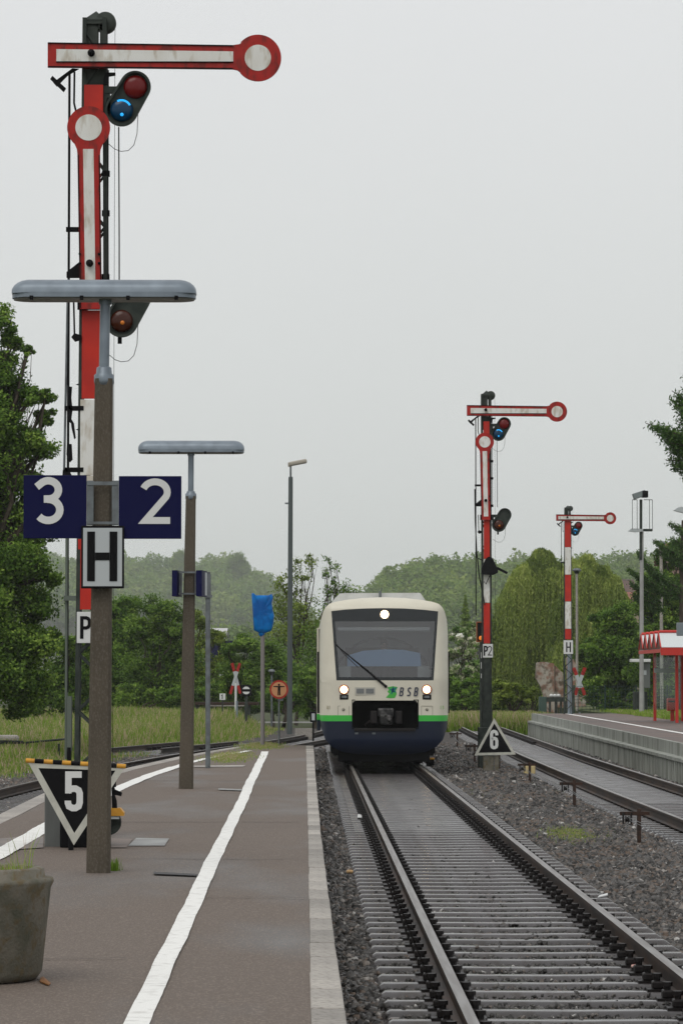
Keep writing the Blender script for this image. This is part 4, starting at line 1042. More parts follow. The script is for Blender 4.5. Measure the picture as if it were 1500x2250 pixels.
# ------------------------------------------------------------------ the railcar
TY = 75.2; TK = TY / F; TC = at(844, 1490, TY).x
TCX = 844
M['cream'] = mat('cream_paint', (.62,.59,.49), .35, coat=.2, col2=(.55,.52,.43), nscale=1.5, nlo=.4, nhi=.8)
def paint_by_height(m):
    """cream body, green line, blue skirt: bands of paint fixed to the body's own height"""
    N, L = nodes(m); b = N['Principled BSDF']; old = b.inputs['Base Color'].links[0].from_socket
    tc = N.new('ShaderNodeTexCoord'); sp = N.new('ShaderNodeSeparateXYZ'); L.new(tc.outputs['Object'], sp.inputs[0])
    def step(z):
        g = N.new('ShaderNodeMath'); g.operation = 'GREATER_THAN'; g.inputs[1].default_value = z; L.new(sp.outputs['Z'], g.inputs[0]); return g.outputs[0]
    a = N.new('ShaderNodeMix'); a.data_type = 'RGBA'; L.new(step(1.115), a.inputs[0]); a.inputs[6].default_value = (.045,.42,.055,1); L.new(old, a.inputs[7])
    c = N.new('ShaderNodeMix'); c.data_type = 'RGBA'; L.new(step(.985), c.inputs[0]); c.inputs[6].default_value = (.003,.008,.025,1); L.new(a.outputs[2], c.inputs[7])
    L.new(c.outputs[2], b.inputs['Base Color'])
paint_by_height(M['cream'])
tr = thing('railcar', (TC, TY, 0), 'cream railcar with green line and dark blue skirt, headlights on, coming along the track', 'train')
TW = lambda px, py: ((px - TCX) * TK, CAMZ - (py - 1490) * TK)      # own coordinates: x from the centre line, z above the rail
half = [(844,1311),(890,1313),(924,1317),(950,1321.5),(964,1326),(972,1333),(978,1344),(983,1361),(985.5,1390),(986,1414),(986,1500),(985.5,1570),(982,1600),(973,1625),(958,1641),(936,1652),(905,1657),(844,1659)]
hr = [TW(*p) for p in half]
outline = hr + [(-x, z) for x, z in hr[-2:0:-1]]
ztop = hr[0][1]; zbot = hr[-1][1]
def fy(x, z):
    t = max(0, (abs(x) - 1.10) / (1.405 - 1.10)); tz = max(0, (z - 3.38) / (3.70 - 3.38)); tb = max(0, (.62 - z) / .40)
    d = min(1, math.sqrt(t*t + tz*tz + tb*tb*.8)); 
    return .50*(1 - math.sqrt(max(0, 1 - d*d*.985))) + (.11*(z-1.9) if z > 1.9 else 0) + .03*x*x
def front_poly(name, outer, holes, m, dy=0., parent=tr, step=.07, smooth=True):
    loops = [[Vector((x, z, 0)) for x, z in l] for l in [outer] + holes]
    flat_ = [v for l in loops for v in l]
    bm = bmesh.new(); vv = [bm.verts.new((v.x, 0, v.y)) for v in flat_]
    for t in geometry.tessellate_polygon(loops):
        try: bm.faces.new([vv[i] for i in t])
        except ValueError: pass
    xs = [v.x for v in flat_]; zs = [v.y for v in flat_]
    for lo, hi, ax in ((min(xs), max(xs), 0), (min(zs), max(zs), 2)):
        c = lo + step*.53
        while c < hi:
            co = [0, 0, 0]; co[ax] = c; no = [0, 0, 0]; no[ax] = 1
            bmesh.ops.bisect_plane(bm, geom=bm.verts[:] + bm.edges[:] + bm.faces[:], plane_co=co, plane_no=no); c += step
    bmesh.ops.remove_doubles(bm, verts=bm.verts[:], dist=1e-5)
    for v in bm.verts: v.co.y = fy(v.co.x, v.co.z) + dy
    bmesh.ops.recalc_face_normals(bm, faces=bm.faces[:])
    if sum(f.normal.y * f.calc_area() for f in bm.faces) > 0: bmesh.ops.reverse_faces(bm, faces=bm.faces[:])
    me = bpy.data.meshes.new(name)
    for f in bm.faces: f.smooth = smooth
    bm.to_mesh(me); bm.free(); me.materials.append(m)
    o = bpy.data.objects.new(name, me); sc.collection.objects.link(o); o.parent = parent; ORG[o.name] = ORG[parent.name]
    return o
def dens(poly, n=4):
    out = []
    for i in range(len(poly)):
        a, b = poly[i], poly[(i+1) % len(poly)]
        for k in range(n): out.append((a[0]+(b[0]-a[0])*k/n, a[1]+(b[1]-a[1])*k/n))
    return out
screen = [TW(*p) for p in ((728,1342.5),(760,1339),(800,1336.8),(845,1336),(890,1336.8),(930,1339.5),(963,1343),(952,1495),(739,1495))]
cpl = [TW(*p) for p in ((775,1545),(777,1540.5),(782,1539),(910,1539),(915,1540.5),(917,1545),(917,1597),(914,1600),(778,1600),(775,1597))]
o = front_poly('body', dens(outline, 3), [dens(screen, 4), dens(cpl, 3)], M['cream'])
# shell behind the nose
ol = dens(outline, 3); L_ = 24.6; mb = MB(); nr_ = len(ol); ring_y = [0, .02, .3, 1, 6, 12, 18, L_]
org = ORG[tr.name]; vs = []
for ry in ring_y:
    for x, z in ol:
        y0 = fy(x, z); vs.append((org.x + x, org.y + (y0 if ry == 0 else max(y0 + .01, .55 + .0) + (ry if ry > .02 else 0)), z))
mb.add(vs, [(i*nr_+j, (i+1)*nr_+j, (i+1)*nr_+(j+1)%nr_, i*nr_+(j+1)%nr_) for i in range(len(ring_y)-1) for j in range(nr_)], True)
mb.add(vs[-nr_:], [tuple(range(nr_))])
mb.build('body_shell', M['cream'], tr)
def TB(a, b, bev=0, mb=None, **k):
    mb = mb or MB(); A = (org.x+a[0], org.y+a[1], a[2]); B = (org.x+b[0], org.y+b[1], b[2])
    return mb.bbox(A, B, bev, **k) if bev else mb.box(A, B, **k)
gl = [TW(*p) for p in ((736,1365),(956,1365),(947,1488),(745,1488))]
front_poly('windscreen_frame', dens(screen, 4), [dens(gl, 4)], mat('black_screen_band', (.022,.026,.028), .12), dy=.004)
g = bpy.data.materials.new('windscreen_glass'); g.use_nodes = True; N, L = nodes(g); N.clear()
out_ = N.new('ShaderNodeOutputMaterial'); tp_ = N.new('ShaderNodeBsdfTransparent'); tp_.inputs[0].default_value = (.80,.84,.85,1)
gs = N.new('ShaderNodeBsdfGlossy'); gs.inputs['Roughness'].default_value = .03; fr = N.new('ShaderNodeFresnel'); fr.inputs[0].default_value = 1.5
ad = N.new('ShaderNodeMath'); ad.operation = 'MULTIPLY_ADD'; ad.inputs[1].default_value = 1.4; ad.inputs[2].default_value = .075; x_ = N.new('ShaderNodeMixShader')
L.new(fr.outputs[0], ad.inputs[0]); L.new(ad.outputs[0], x_.inputs[0]); L.new(tp_.outputs[0], x_.inputs[1]); L.new(gs.outputs[0], x_.inputs[2]); L.new(x_.outputs[0], out_.inputs[0])
front_poly('windscreen', dens(gl, 3), [], g, dy=.008)
# cab interior seen through the glass
cw = mat('cab_wall', (.50,.53,.54), .7); M['cabdark'] = mat('cab_dark', (.05,.055,.06), .7)
mb = MB(); TB((-1.3, 2.3, 1.0), (1.3, 2.35, 3.4), mb=mb); TB((-1.32,.7,1.2), (-1.28,2.3,3.4), mb=mb); TB((1.28,.7,1.2), (1.32,2.3,3.4), mb=mb); TB((-1.3,.6,3.28), (1.3,2.3,3.33), mb=mb)
it = mb.build('cab_interior', cw, tr)
mb = MB()
for z0, rr in ((1.55, 1.02), (1.5, .82)):
    P = [(org.x + rr*1.05*cos(a), z0 + .3 + rr*.95*sin(a)) for a in np.linspace(.25, pi-.25, 16)]
    mb.stroke(P, .05, org.y+2.26, .02)
TB((-.82, 2.27, 1.6), (.82, 2.29, 2.60), mb=mb); mb.build('gangway_opening', M['cabdark'], it)
mb = MB()
P = [(-.80,2.18),(-.79,2.42),(-.45,2.52),(.0,2.55),(.42,2.54),(.80,2.47),(.82,2.18)]
mb.prism([(org.x + x, z) for x, z in P], org.y+.62, org.y+1.0); mb.build('instrument_desk', mat('blue_desk', (.19,.35,.60), .5), it)
mb = MB(); TB((-1.02,.35,1.93), (-.72,.6,2.18), .02, mb=mb); TB((.73,.35,1.93), (1.0,.6,2.18), .02, mb=mb); mb.build('side_console', mat('console_grey', (.30,.32,.32), .6), it)
mb = MB(); TB((-1.02,.30,2.95), (1.0,.5,3.03), .02, mb=mb); mb.build('sun_blind', mat('blind', (.42,.44,.45), .7), it)
mb = MB(); TB((.98,.7,2.1), (1.12,1.0,2.6), .06, mb=mb); mb.build('cab_seat', M['cabdark'], it)
mb = MB(); TB((-.25,1.5,1.2), (.31,2.0,1.78), .04, mb=mb); TB((-.22,1.92,1.7), (.28,2.05,2.4), .04, mb=mb); mb.build('cab_seat', M['cabdark'], it)
# driver seated behind the desk (head and shoulders show dimly)
dv = thing('person', (org.x+.03, org.y+1.75, 1.56), 'driver in a dark jacket dimly seen behind the windscreen of the railcar', 'person')
do = ORG[dv.name]
bm = bmesh.new(); sk = bm.verts.layers.skin.verify()
J = {'pelvis':(0,0,.30,.15,.13),'belly':(0,0,.50,.15,.12),'chest':(0,-.02,.72,.18,.12),'neck0':(0,-.02,.88,.07,.07),'neck':(0,-.03,.95,.055,.058),'jaw':(0,-.055,1.02,.062,.075),'head':(0,-.04,1.10,.078,.098),'crown':(0,-.03,1.17,.065,.085),
     'sl':(-.20,-.02,.80,.065,.065),'el':(-.27,-.16,.58,.045,.045),'hl':(-.20,-.42,.60,.030,.028),'fl':(-.19,-.50,.60,.035,.016),
     'sr':(.20,-.02,.80,.065,.065),'er':(.27,-.16,.58,.045,.045),'hr':(.20,-.42,.60,.030,.028),'fr':(.19,-.50,.60,.035,.016),
     'kl':(-.11,-.42,.32,.075,.075),'al':(-.11,-.45,-.05,.045,.045),'tl':(-.11,-.60,-.10,.04,.03),'kr':(.11,-.42,.32,.075,.075),'ar':(.11,-.45,-.05,.045,.045),'tr':(.11,-.60,-.10,.04,.03),'hpl':(-.09,-.05,.30,.09,.09),'hpr':(.09,-.05,.30,.09,.09)}
B = {}
for k_, (x, y, z, a, b) in J.items():
    v = bm.verts.new((x, y, z)); v[sk].radius = (a, b); B[k_] = v
B['pelvis'][sk].use_root = True
for a, b in (('pelvis','belly'),('belly','chest'),('chest','neck0'),('neck0','neck'),('neck','jaw'),('jaw','head'),('head','crown'),('chest','sl'),('sl','el'),('el','hl'),('hl','fl'),('chest','sr'),('sr','er'),('er','hr'),('hr','fr'),('pelvis','hpl'),('hpl','kl'),('kl','al'),('al','tl'),('pelvis','hpr'),('hpr','kr'),('kr','ar'),('ar','tr')):
    bm.edges.new((B[a], B[b]))
me = bpy.data.meshes.new('body'); bm.to_mesh(me); bm.free()
ob = bpy.data.objects.new('driver_body', me); sc.collection.objects.link(ob); ob.parent = dv; ORG[ob.name] = do
ob.modifiers.new('s', 'SKIN'); ob.modifiers.new('u', 'SUBSURF').levels = 2; ob.modifiers['u'].render_levels = 2
sm = bpy.data.materials.new('driver_skin_and_jacket'); sm.use_nodes = True; N, L = nodes(sm); b_ = N['Principled BSDF']; b_.inputs['Roughness'].default_value = .7
tc = N.new('ShaderNodeTexCoord'); sp = N.new('ShaderNodeSeparateXYZ'); L.new(tc.outputs['Object'], sp.inputs[0])
gt = N.new('ShaderNodeMath'); gt.operation = 'GREATER_THAN'; gt.inputs[1].default_value = .93; L.new(sp.outputs['Z'], gt.inputs[0])
x_ = N.new('ShaderNodeMix'); x_.data_type = 'RGBA'; x_.inputs[6].default_value = (.03,.035,.05,1); x_.inputs[7].default_value = (.50,.30,.22,1); L.new(gt.outputs[0], x_.inputs[0]); L.new(x_.outputs[2], b_.inputs['Base Color'])
me.materials.append(sm)
mb = MB(); mb.lathe([(.0,.155),(.05,.145),(.085,.10),(.092,.04),(.088,.02)], (do.x, do.y-.028, do.z+1.08), 16); mb.build('hair', mat('dark_hair', (.05,.035,.025), .8), dv)
mb = MB()
for s in (-1, 1): mb.lathe([(0,-.012),(.010,-.008),(.012,0)], (do.x+s*.032, do.y-.128, do.z+1.10), 8, axis='Y')
mb.box((do.x-.025, do.y-.135, do.z+1.035), (do.x+.025, do.y-.118, do.z+1.043)); mb.build('eyes_and_mouth', M['black'], dv)
mb = MB(); mb.add([(do.x-.012, do.y-.128, do.z+1.06), (do.x+.012, do.y-.128, do.z+1.06), (do.x, do.y-.158, do.z+1.065), (do.x, do.y-.128, do.z+1.105)], [(0,1,2),(0,2,3),(1,3,2)]); mb.build('nose', mat('skin', (.50,.30,.22), .6), dv)

# wiper
P = [TW(*p) for p in ((738,1417),(775,1448),(812,1478),(847,1508))]
mb = MB(); mb.tube([(org.x+x, org.y+fy(x,z)-.035, z) for x, z in P], [.009,.014,.020,.026], 6); mb.tube([(org.x+x, org.y+fy(x,z)-.02, z) for x, z in [TW(733,1408), TW(757,1438), TW(786,1466)]], .008, 5)
c = TW(847,1508); mb.lathe([(0,-.05),(.03,-.04),(.035,0)], (org.x+c[0], org.y, c[1]), 10, axis='Y'); mb.build('wiper', M['black'], tr)
# lamps
M['lampwarm'] = mat('lit_headlight', (1,.9,.7), .3, emis=(1,.72,.42), estr=12)
M['lamprim'] = mat('lamp_rim', (.38,.18,.12), .3, metal=.4)
for px in (755.5, 937):
    x, z = TW(px, 1515); mb = MB(); mb.lathe([(.070,.002),(.112,.002),(.112,-.02),(.10,-.028),(.078,-.012),(.070,.002)], (org.x+x, org.y+fy(x,z), z), 24, axis='Y'); h = mb.build('headlight', M['lamprim'], tr)
    mb = MB(); mb.lathe([(0,-.030),(.045,-.026),(.074,-.010),(.078,.0)], (org.x+x, org.y+fy(x,z), z), 24, axis='Y'); mb.build('lens', M['lampwarm'], h)
    x, z = TW(px+.3, 1531.5); mb = MB(); TB((x-.095, fy(x,z)-.012, z-.055), (x+.095, fy(x,z)+.01, z+.055), .01, mb=mb); h = mb.build('tail_light', M['black'], tr)
    mb = MB(); TB((x-.06, fy(x,z)-.02, z-.025), (x+.06, fy(x,z)-.011, z+.03), .006, mb=mb); mb.build('lens', M['galvd'], h)
x, z = TW(845, 1350); mb = MB(); mb.lathe([(0,-.022),(.05,-.02),(.082,-.01),(.088,.01)], (org.x+x, org.y+fy(x,z), z), 20, axis='Y'); h = mb.build('headlight', M['lampwarm'], tr)
# vent, logo, lettering, hatches
x0, z1 = TW(780, 1510); x1, z0 = TW(824, 1527); mb = MB(); TB((x0, -.004, z0), (x1, .002, z1), .001, mb=mb); v_ = mb.build('vent_frame', mat('vent_frame', (.42,.41,.36), .5), tr)
mb = MB()
for a, b in ((783,799.5),(803.5,821)):
    a, z1_ = TW(a, 1513); b, z0_ = TW(b, 1523.5); TB((a, -.008, z0_), (b, -.0045, z1_), mb=mb)
    for k in range(5): zz = z0_ + (z1_-z0_)*(k+.5)/5; TB((a+.01, -.014, zz-.006), (b-.01, -.0085, zz+.004), mb=mb, mi=1)
mb.build('grille', [mat('grille', (.16,.17,.17), .5), mat('grille_slat', (.24,.25,.25), .5)], v_)
k = 1/4.1667; Z1 = lambda u, v: TW(660+u*k, 1270+v*k)
def decal(name, polys, m, dy):
    mb = MB()
    for pl in polys: mb.prism([(org.x+Z1(*p)[0], Z1(*p)[1]) for p in pl], org.y+dy, org.y+dy+.0015)
    return mb.build(name, m, tr)
lg = decal('emblem', [[(795,1000),(845,990),(888,998),(872,1030),(880,1060),(862,1098),(822,1100),(780,1094),(812,1060),(795,1040),(808,1025)]], mat('emblem_green', (.06,.38,.06), .4), -.004)
decal('emblem_star', [[(846,988),(856,1008),(884,1002),(862,1026),(876,1050),(850,1044),(826,1066),(832,1036),(812,1016),(838,1012)]], mat('emblem_teal', (.005,.14,.16), .4), -.0065)
decal('emblem_figure', [[(838,1008),(850,1010),(848,1028),(858,1044),(846,1040),(836,1050),(838,1030)]], M['navy'], -.0085)
ink = mat('dark_lettering', (.05,.055,.08), .5)
for ch, u, wch in (('B',905,.72),('S',975,.72),('B',1038,.72)):
    x, z = Z1(u-4, 1080); mb = MB(); glyph(mb, ch, org.x+x, z, .186, .15, org.y-.005, sx=.86, shear=.16); mb.build('lettering', ink, tr)
for u, col, lab in ((243, (.30,.28,.18), ''), (1258, (.20,.38,.12), '')):
    mb = MB(); x, z = Z1(u, 1200)
    for j, ch in enumerate('013'): glyph(mb, ch, org.x+x+j*.046, z, .072, .17, org.y+fy(x+.06,z)-.006-.0*j, sx=.8)
    mb.build('vehicle_number', mat('number_ink', col, .5), tr)
for cx_ in (393, 1155):
    mb = MB()
    for a, b in (((cx_-50,1172),(cx_-50,1255)), ((cx_+52,1172),(cx_+52,1255)), ((cx_-50,1172),(cx_+52,1172))):
        A, B_ = Z1(*a), Z1(*b); mb.stroke([(org.x+A[0], A[1]), (org.x+B_[0], B_[1])], .010, org.y+fy(*A)-.003, .002)
    A = Z1(cx_, 1202); mb.lathe([(0,-.02),(.03,-.018),(.035,0)], (org.x+A[0], org.y+fy(*A), A[1]), 10, axis='Y'); mb.build('hatch_line', mat('seam', (.26,.25,.2), .6), tr)
# coupler pocket
x0, zt_ = TW(773, 1537); x1, zb_ = TW(919, 1602)
mb = MB()
for a, b in (((x0,.012,zb_),(x0+.02,.62,zt_)), ((x1-.02,.012,zb_),(x1,.62,zt_)), ((x0,.60,zb_),(x1,.62,zt_)), ((x0,.012,zt_-.02),(x1,.62,zt_)), ((x0,.012,zb_),(x1,.62,zb_+.02))): TB(a, b, mb=mb)
pk = mb.build('coupler_pocket', mat('pocket_black', (.004,.004,.004), .9, spec=.05), tr)  # even near-black on every inner face
mb = MB(); c = TW(847, 1572)
TB((c[0]-.17,-.10,c[1]-.02), (c[0]+.17,.15,c[1]+.16), .03, mb=mb); TB((c[0]-.12,-.14,c[1]-.20), (c[0]+.14,.15,c[1]+.02), .04, mb=mb)
mb.lathe([(0,-.22),(.04,-.2),(.06,-.1),(.06,0)], (org.x+c[0]+.08, org.y, c[1]-.10), 12, axis='Y'); mb.lathe([(0,-.16),(.03,-.16),(.03,.6)], (org.x+c[0], org.y, c[1]), 10, axis='Y')
mb.build('coupler', mat('greasy_steel', (.085,.082,.08), .4, metal=.4, col2=(.02,.02,.02), nscale=10, nlo=.4, nhi=.55), tr)
for px in (821, 876): x, z = TW(px, 1575); mb = MB(); TB((x-.07, -.03, z-.14), (x+.07, .2, z+.13), .02, mb=mb); mb.build('jumper_head', M['chair'], tr)
mb = MB()
mb.tube([(org.x+c[0]-.3, org.y+.0, c[1]-.08), (org.x+c[0]-.45, org.y-.03, c[1]-.2), (org.x+c[0]-.4, org.y+.1, c[1]-.3)], .018, 6)
mb.build('jumper_cable', M['chair'], tr)
x0, z1_ = TW(778, 1600); x1, z0_ = TW(912, 1604); mb = MB(); TB((x0, -.05, z0_-.02), (x1, .02, z1_), .01, mb=mb); mb.build('pocket_sill', M['chair'], tr)
mb = MB()
for px in (783, 821): x, z = TW(px, 1611); TB((x-.035,-.008+fy(x,z),z-.02), (x+.035,.0+fy(x,z),z+.02), mb=mb)
mb.build('foot_step', M['galvd'], tr)
# side windows and doors
for s in (-1, 1):
    X0 = s*1.404
    def SB(y0, y1, z0, z1, nm, m, par=tr, d=.012):
        mb = MB(); a, b = sorted((X0 - s*.03, X0 + s*d)); TB((a, y0, z0), (b, y1, z1), .004, mb=mb); return mb.build(nm, m, par)
    wd = mat('dark_side_glass', (.012,.015,.017), .08)
    SB(1.15, 1.95, 2.05, 3.0, 'cab_window', wd)
    dr = SB(2.6, 4.0, .75, 3.05, 'door', M['cream'], d=.05); SB(2.8, 3.2, 1.5, 2.9, 'door_glass', wd, dr, d=.06); SB(3.4, 3.8, 1.5, 2.9, 'door_glass', wd, dr, d=.06)
    for y in (4.6, 7.0, 9.4, 13.0, 15.4, 17.8, 20.2): SB(y, y+2.2, 1.75, 2.95, 'side_window', wd)
    SB(1.0, 1.06, 1.15, 2.5, 'handrail', M['chair'], d=.05)
# roof equipment
mb = MB()
P = [TW(*p) for p in ((732,1322),(748,1304.5),(762,1302.5),(925,1302),(936,1318)) ]
P = [(org.x+x*1.02, z+.02) for x, z in P] + [(org.x+P[-1][0]*1.02, 3.45), (org.x+P[0][0]*1.02, 3.45)]
mb.prism(P, org.y+1.1, org.y+4.2); mb.build('roof_unit', mat('roof_cover', (.55,.56,.55), .5, col2=(.45,.46,.45), nscale=3), tr)
mb = MB(); x, z = TW(838, 1310); TB((x-.04, .9, z-.02), (x+.02, 1.0, z+.13), .01, mb=mb); mb.tube([(org.x+x, org.y+.95, z+.1), (org.x+x+.03, org.y+.95, z+.2)], .012, 6); mb.build('horn', M['galvd'], tr)
mb = MB(); x, z = TW(928, 1318); mb.prism([(org.x+x, z-.05), (org.x+x+.27, z-.06), (org.x+x+.27, z-.02), (org.x+x+.14, z+.03), (org.x+x+.11, z+.17), (org.x+x+.02, z+.27), (org.x+x, z+.27)], org.y+4.4, org.y+5.6)
x, z = TW(845, 1303); mb.prism([(org.x+x, z-.03), (org.x+x+.17, z-.03), (org.x+x+.15, z+.07), (org.x+x+.11, z+.02), (org.x+x+.04, z+.06)], org.y+4.5, org.y+4.9)
mb.build('exhaust', M['rust'], tr)
# bogies and underframe
mb = MB(); TB((-1.1,1.0,.22), (1.1,23,.5), mb=mb); TB((-1.0,.35,.10), (1.0,.6,.45), .03, mb=mb); TB((-1.15,1.3,.25), (-.98,4.4,.62), .04, mb=mb); TB((.98,1.3,.25), (1.15,4.4,.62), .04, mb=mb)  # black front box added to paint in the shadow under the nose
TB((-.86,.75,.06), (-.66,.85,.4), .01, mb=mb); TB((.66,.75,.06), (.86,.85,.4), .01, mb=mb); mb.build('underframe', M['black'], tr)
for y in (1.9, 3.7, 20.5, 22.3):
    for s in (-1, 1):
        mb = MB(); mb.lathe([(0,-.06),(.1,-.065),(.36,-.05),(.385,-.065),(.385,.05),(.41,.055),(.41,.08),(0,.08)][::1], (org.x+s*.7525, org.y+y, .385), 28, axis='X'); mb.build('wheel', M['chair'], tr)
tr.rotation_euler = (0, 0, R(.05))

# ------------------------------------------------------------------ right platform furniture
# waiting shelter with a folded roof
SX = at(1431, 1583, 112).x; t = thing('platform_shelter', (SX, 108, RZ), 'small red-framed platform shelter with a white folded roof', 'shelter')
M['sred'] = mat('shelter_red', (.50,.035,.025), .45)
zr, ze = at(0, 1392, 108).z, at(0, 1424, 108).z; X0 = SX - .40
Yn, nf, st = 104.9, 5, 1.40
for i in range(nf):
    y0 = Yn + i*st; ym = y0 + st/2; y1 = y0 + st
    mb = MB(); X1 = X0 + 5.2
    vs = [(X0, y0, ze), (X1, y0, ze), (X0, ym, zr), (X1, ym, zr), (X0, y1, ze), (X1, y1, ze)]
    d = [(v[0], v[1], v[2]-.03) for v in vs]
    mb.add(vs + d, [(0,1,3,2),(2,3,5,4),(6,8,9,7),(8,10,11,9),(0,2,8,6),(2,4,10,8),(1,7,9,3),(3,9,11,5)]); rp = mb.build('roof_panel', mat('white_roof_panel', (.58,.62,.62), .35), t)
    mb = MB()
    mb.tube([(X0-.02, y0+.02, ze), (X0-.02, ym, zr), (X0-.02, y1-.02, ze)], .022, 6); mb.tube([(X0, ym, zr+.03), (X1, ym, zr+.03)], .045, 6); mb.build('ridge_trim', M['sred'], rp)
mb = MB(); mb.box((X0-.03, Yn-.06, ze-.24), (X0+5.2, Yn+.02, ze-.01)); mb.box((X0-.03, Yn+.02, ze-.16), (X0+.05, Yn+nf*st, ze-.05)); mb.build('fascia', M['sred'], t)
for px, Y in ((1431,111),(1486,106),(1431,106.2),(1498.5,110)):
    x = SX if px == 1431 else at(px, 1583, Y).x
    if px == 1431 and Y == 106.2: continue
    mb = MB(); mb.box((x-.045, Y-.045, RZ), (x+.045, Y+.045, ze-.1)); mb.build('column', M['sred'], t)
mb = MB(); a, b = at(1436,1478,110), at(1560,1470,110); mb.box((a.x, 110, a.z), (b.x, 110.04, at(0,1470,110).z+.02)); mb.build('glass_band', mat('band', (.33,.38,.37), .4), t)
mb = MB(); a = at(1436,1560,110.1); b = at(1560,1432,110.1); mb.box((a.x, 110.05, a.z), (b.x, 110.06, b.z)); 
gp = bpy.data.materials.new('shelter_glass'); gp.use_nodes = True; N, L = nodes(gp); N.clear(); o_ = N.new('ShaderNodeOutputMaterial'); tq = N.new('ShaderNodeBsdfTransparent'); tq.inputs[0].default_value = (.85,.9,.88,1); gq = N.new('ShaderNodeBsdfGlossy'); gq.inputs[1].default_value = .05; xq = N.new('ShaderNodeMixShader'); xq.inputs[0].default_value = .06; L.new(tq.outputs[0], xq.inputs[1]); L.new(gq.outputs[0], xq.inputs[2]); L.new(xq.outputs[0], o_.inputs[0])
mb.build('glass_pane', gp, t)
# red bin
D = 110.5; t = thing('litter_bin', (at(1473,0,D).x, D, RZ), 'bright red litter bin standing between the columns of the shelter', 'bin')
mb = MB(); a, b = at(1464,1562,D), at(1482,1534,D); mb.bbox((a.x, D-.16, a.z), (b.x, D+.14, b.z), .03); mb.build('container', mat('bin_red', (.55,.03,.018), .4), t)
mb = MB(); a, b = at(1472,1585,D), at(1480,1560,D); mb.box((a.x, D-.04, RZ), (b.x, D+.04, b.z)); mb.build('stand', M['sred'], t)
mb = MB(); a, b = at(1466,1543,D), at(1480,1539,D); mb.box((a.x, D-.166, a.z), (b.x, D-.161, b.z)); mb.build('opening', M['black'], t)
# grey hanging box at the picture's right edge on the shelter roof
D = 103; t = thing('platform_loudspeaker', (at(1492,0,D).x, D, RZ), 'grey box on a pole just in front of the shelter roof', 'box')
mb = MB(); a, b = at(1487,1397,D), at(1512,1368,D); mb.bbox((a.x, D, a.z), (b.x, D+.3, b.z), .02); mb.build('box', mat('grey_box', (.17,.20,.22), .4), t)
mb = MB(); x = at(1508,0,D).x; mb.tube([(x, D+.4, RZ), (x, D+.4, b.z)], .05, 8); mb.build('post', M['galv'], t)
# camera mast with ladder cage
D = 131; b = at(1408, 1567, D); t = thing('camera_mast', (b.x, D, RZ), 'tallest grey mast on the right platform with a box-shaped head in a wire cage', 'mast')
z_ = lambda py: at(0, py, D).z; x_ = lambda px: at(px, 1120, D).x
mb = MB(); mb.tube([(b.x, D, RZ-.1), (x_(1408.5), D, z_(1168))], [.085,.070], 14); mb.build('lower_pole', mat('pale_pole', (.34,.34,.33), .5, col2=(.27,.27,.26), nscale=2), t)
mb = MB(); mb.tube([(x_(1406), D-.05, z_(1230)), (x_(1407), D-.02, z_(1097))], .055, 10); mb.build('upper_pole', M['dark'], t)
mb = MB(); M3 = Matrix.Rotation(R(-18), 3, 'Y'); c = (x_(1404), D, z_(1087)); mb.bbox((c[0]-.25, D-.2, c[2]-.10), (c[0]+.24, D+.2, c[2]+.12), .015, rot=M3, piv=c); hd = mb.build('camera_head', mat('head_grey', (.17,.20,.20), .5), t)
mb = MB(); c2 = (x_(1415), D-.22, z_(1085)); mb.bbox((c2[0]-.1, D-.215, c2[2]-.13), (c2[0]+.12, D+.205, c2[2]+.12), .01, rot=Matrix.Rotation(R(0), 3, 'Y'), piv=c2); mb.build('lens_hood', M['black'], hd)
mb = MB()
xs_ = [x_(q) for q in (1387, 1397.5, 1424.5, 1431)]
for xx in xs_: mb.tube([(xx, D-.2, z_(1098)), (xx, D-.2, z_(1163))], .011, 5)
for p, q, yy in ((1387,1398,1098),(1412,1431,1098)): mb.tube([(x_(p), D-.2, z_(yy)), (x_(q), D-.2, z_(yy))], .013, 5)
mb.box((x_(1411), D-.25, z_(1167)), (x_(1431), D+.1, z_(1162))); mb.build('cage', M['dark'], t)
mb = MB(); mb.prism([(x_(1378),z_(1167)),(x_(1385),z_(1161)),(x_(1400),z_(1161)),(x_(1412),z_(1163)),(x_(1412),z_(1167)),(x_(1396),z_(1169))], D-.12, D+.12); mb.build('lamp_arm', M['signgrey'], t)
# street lamp head at the right edge
D = 126; b = at(1506, 1575, D); t = thing('street_lamp', (b.x, D, RZ), 'street lamp with a pale head cut off by the right edge of the picture', 'street lamp')
mb = MB(); mb.tube([(b.x, D, RZ-.1), (b.x, D, at(0,1124,D).z)], [.08,.06], 10); mb.build('post', M['galv'], t)
mb = MB(); mb.prism([(at(px,0,D).x, at(0,py,D).z) for px, py in ((1473,1121),(1482,1115),(1490,1113),(1502,1116),(1512,1122),(1512,1128),(1495,1127))], D-.15, D+.15); mb.build('lamp_head', M['signgrey'], t)
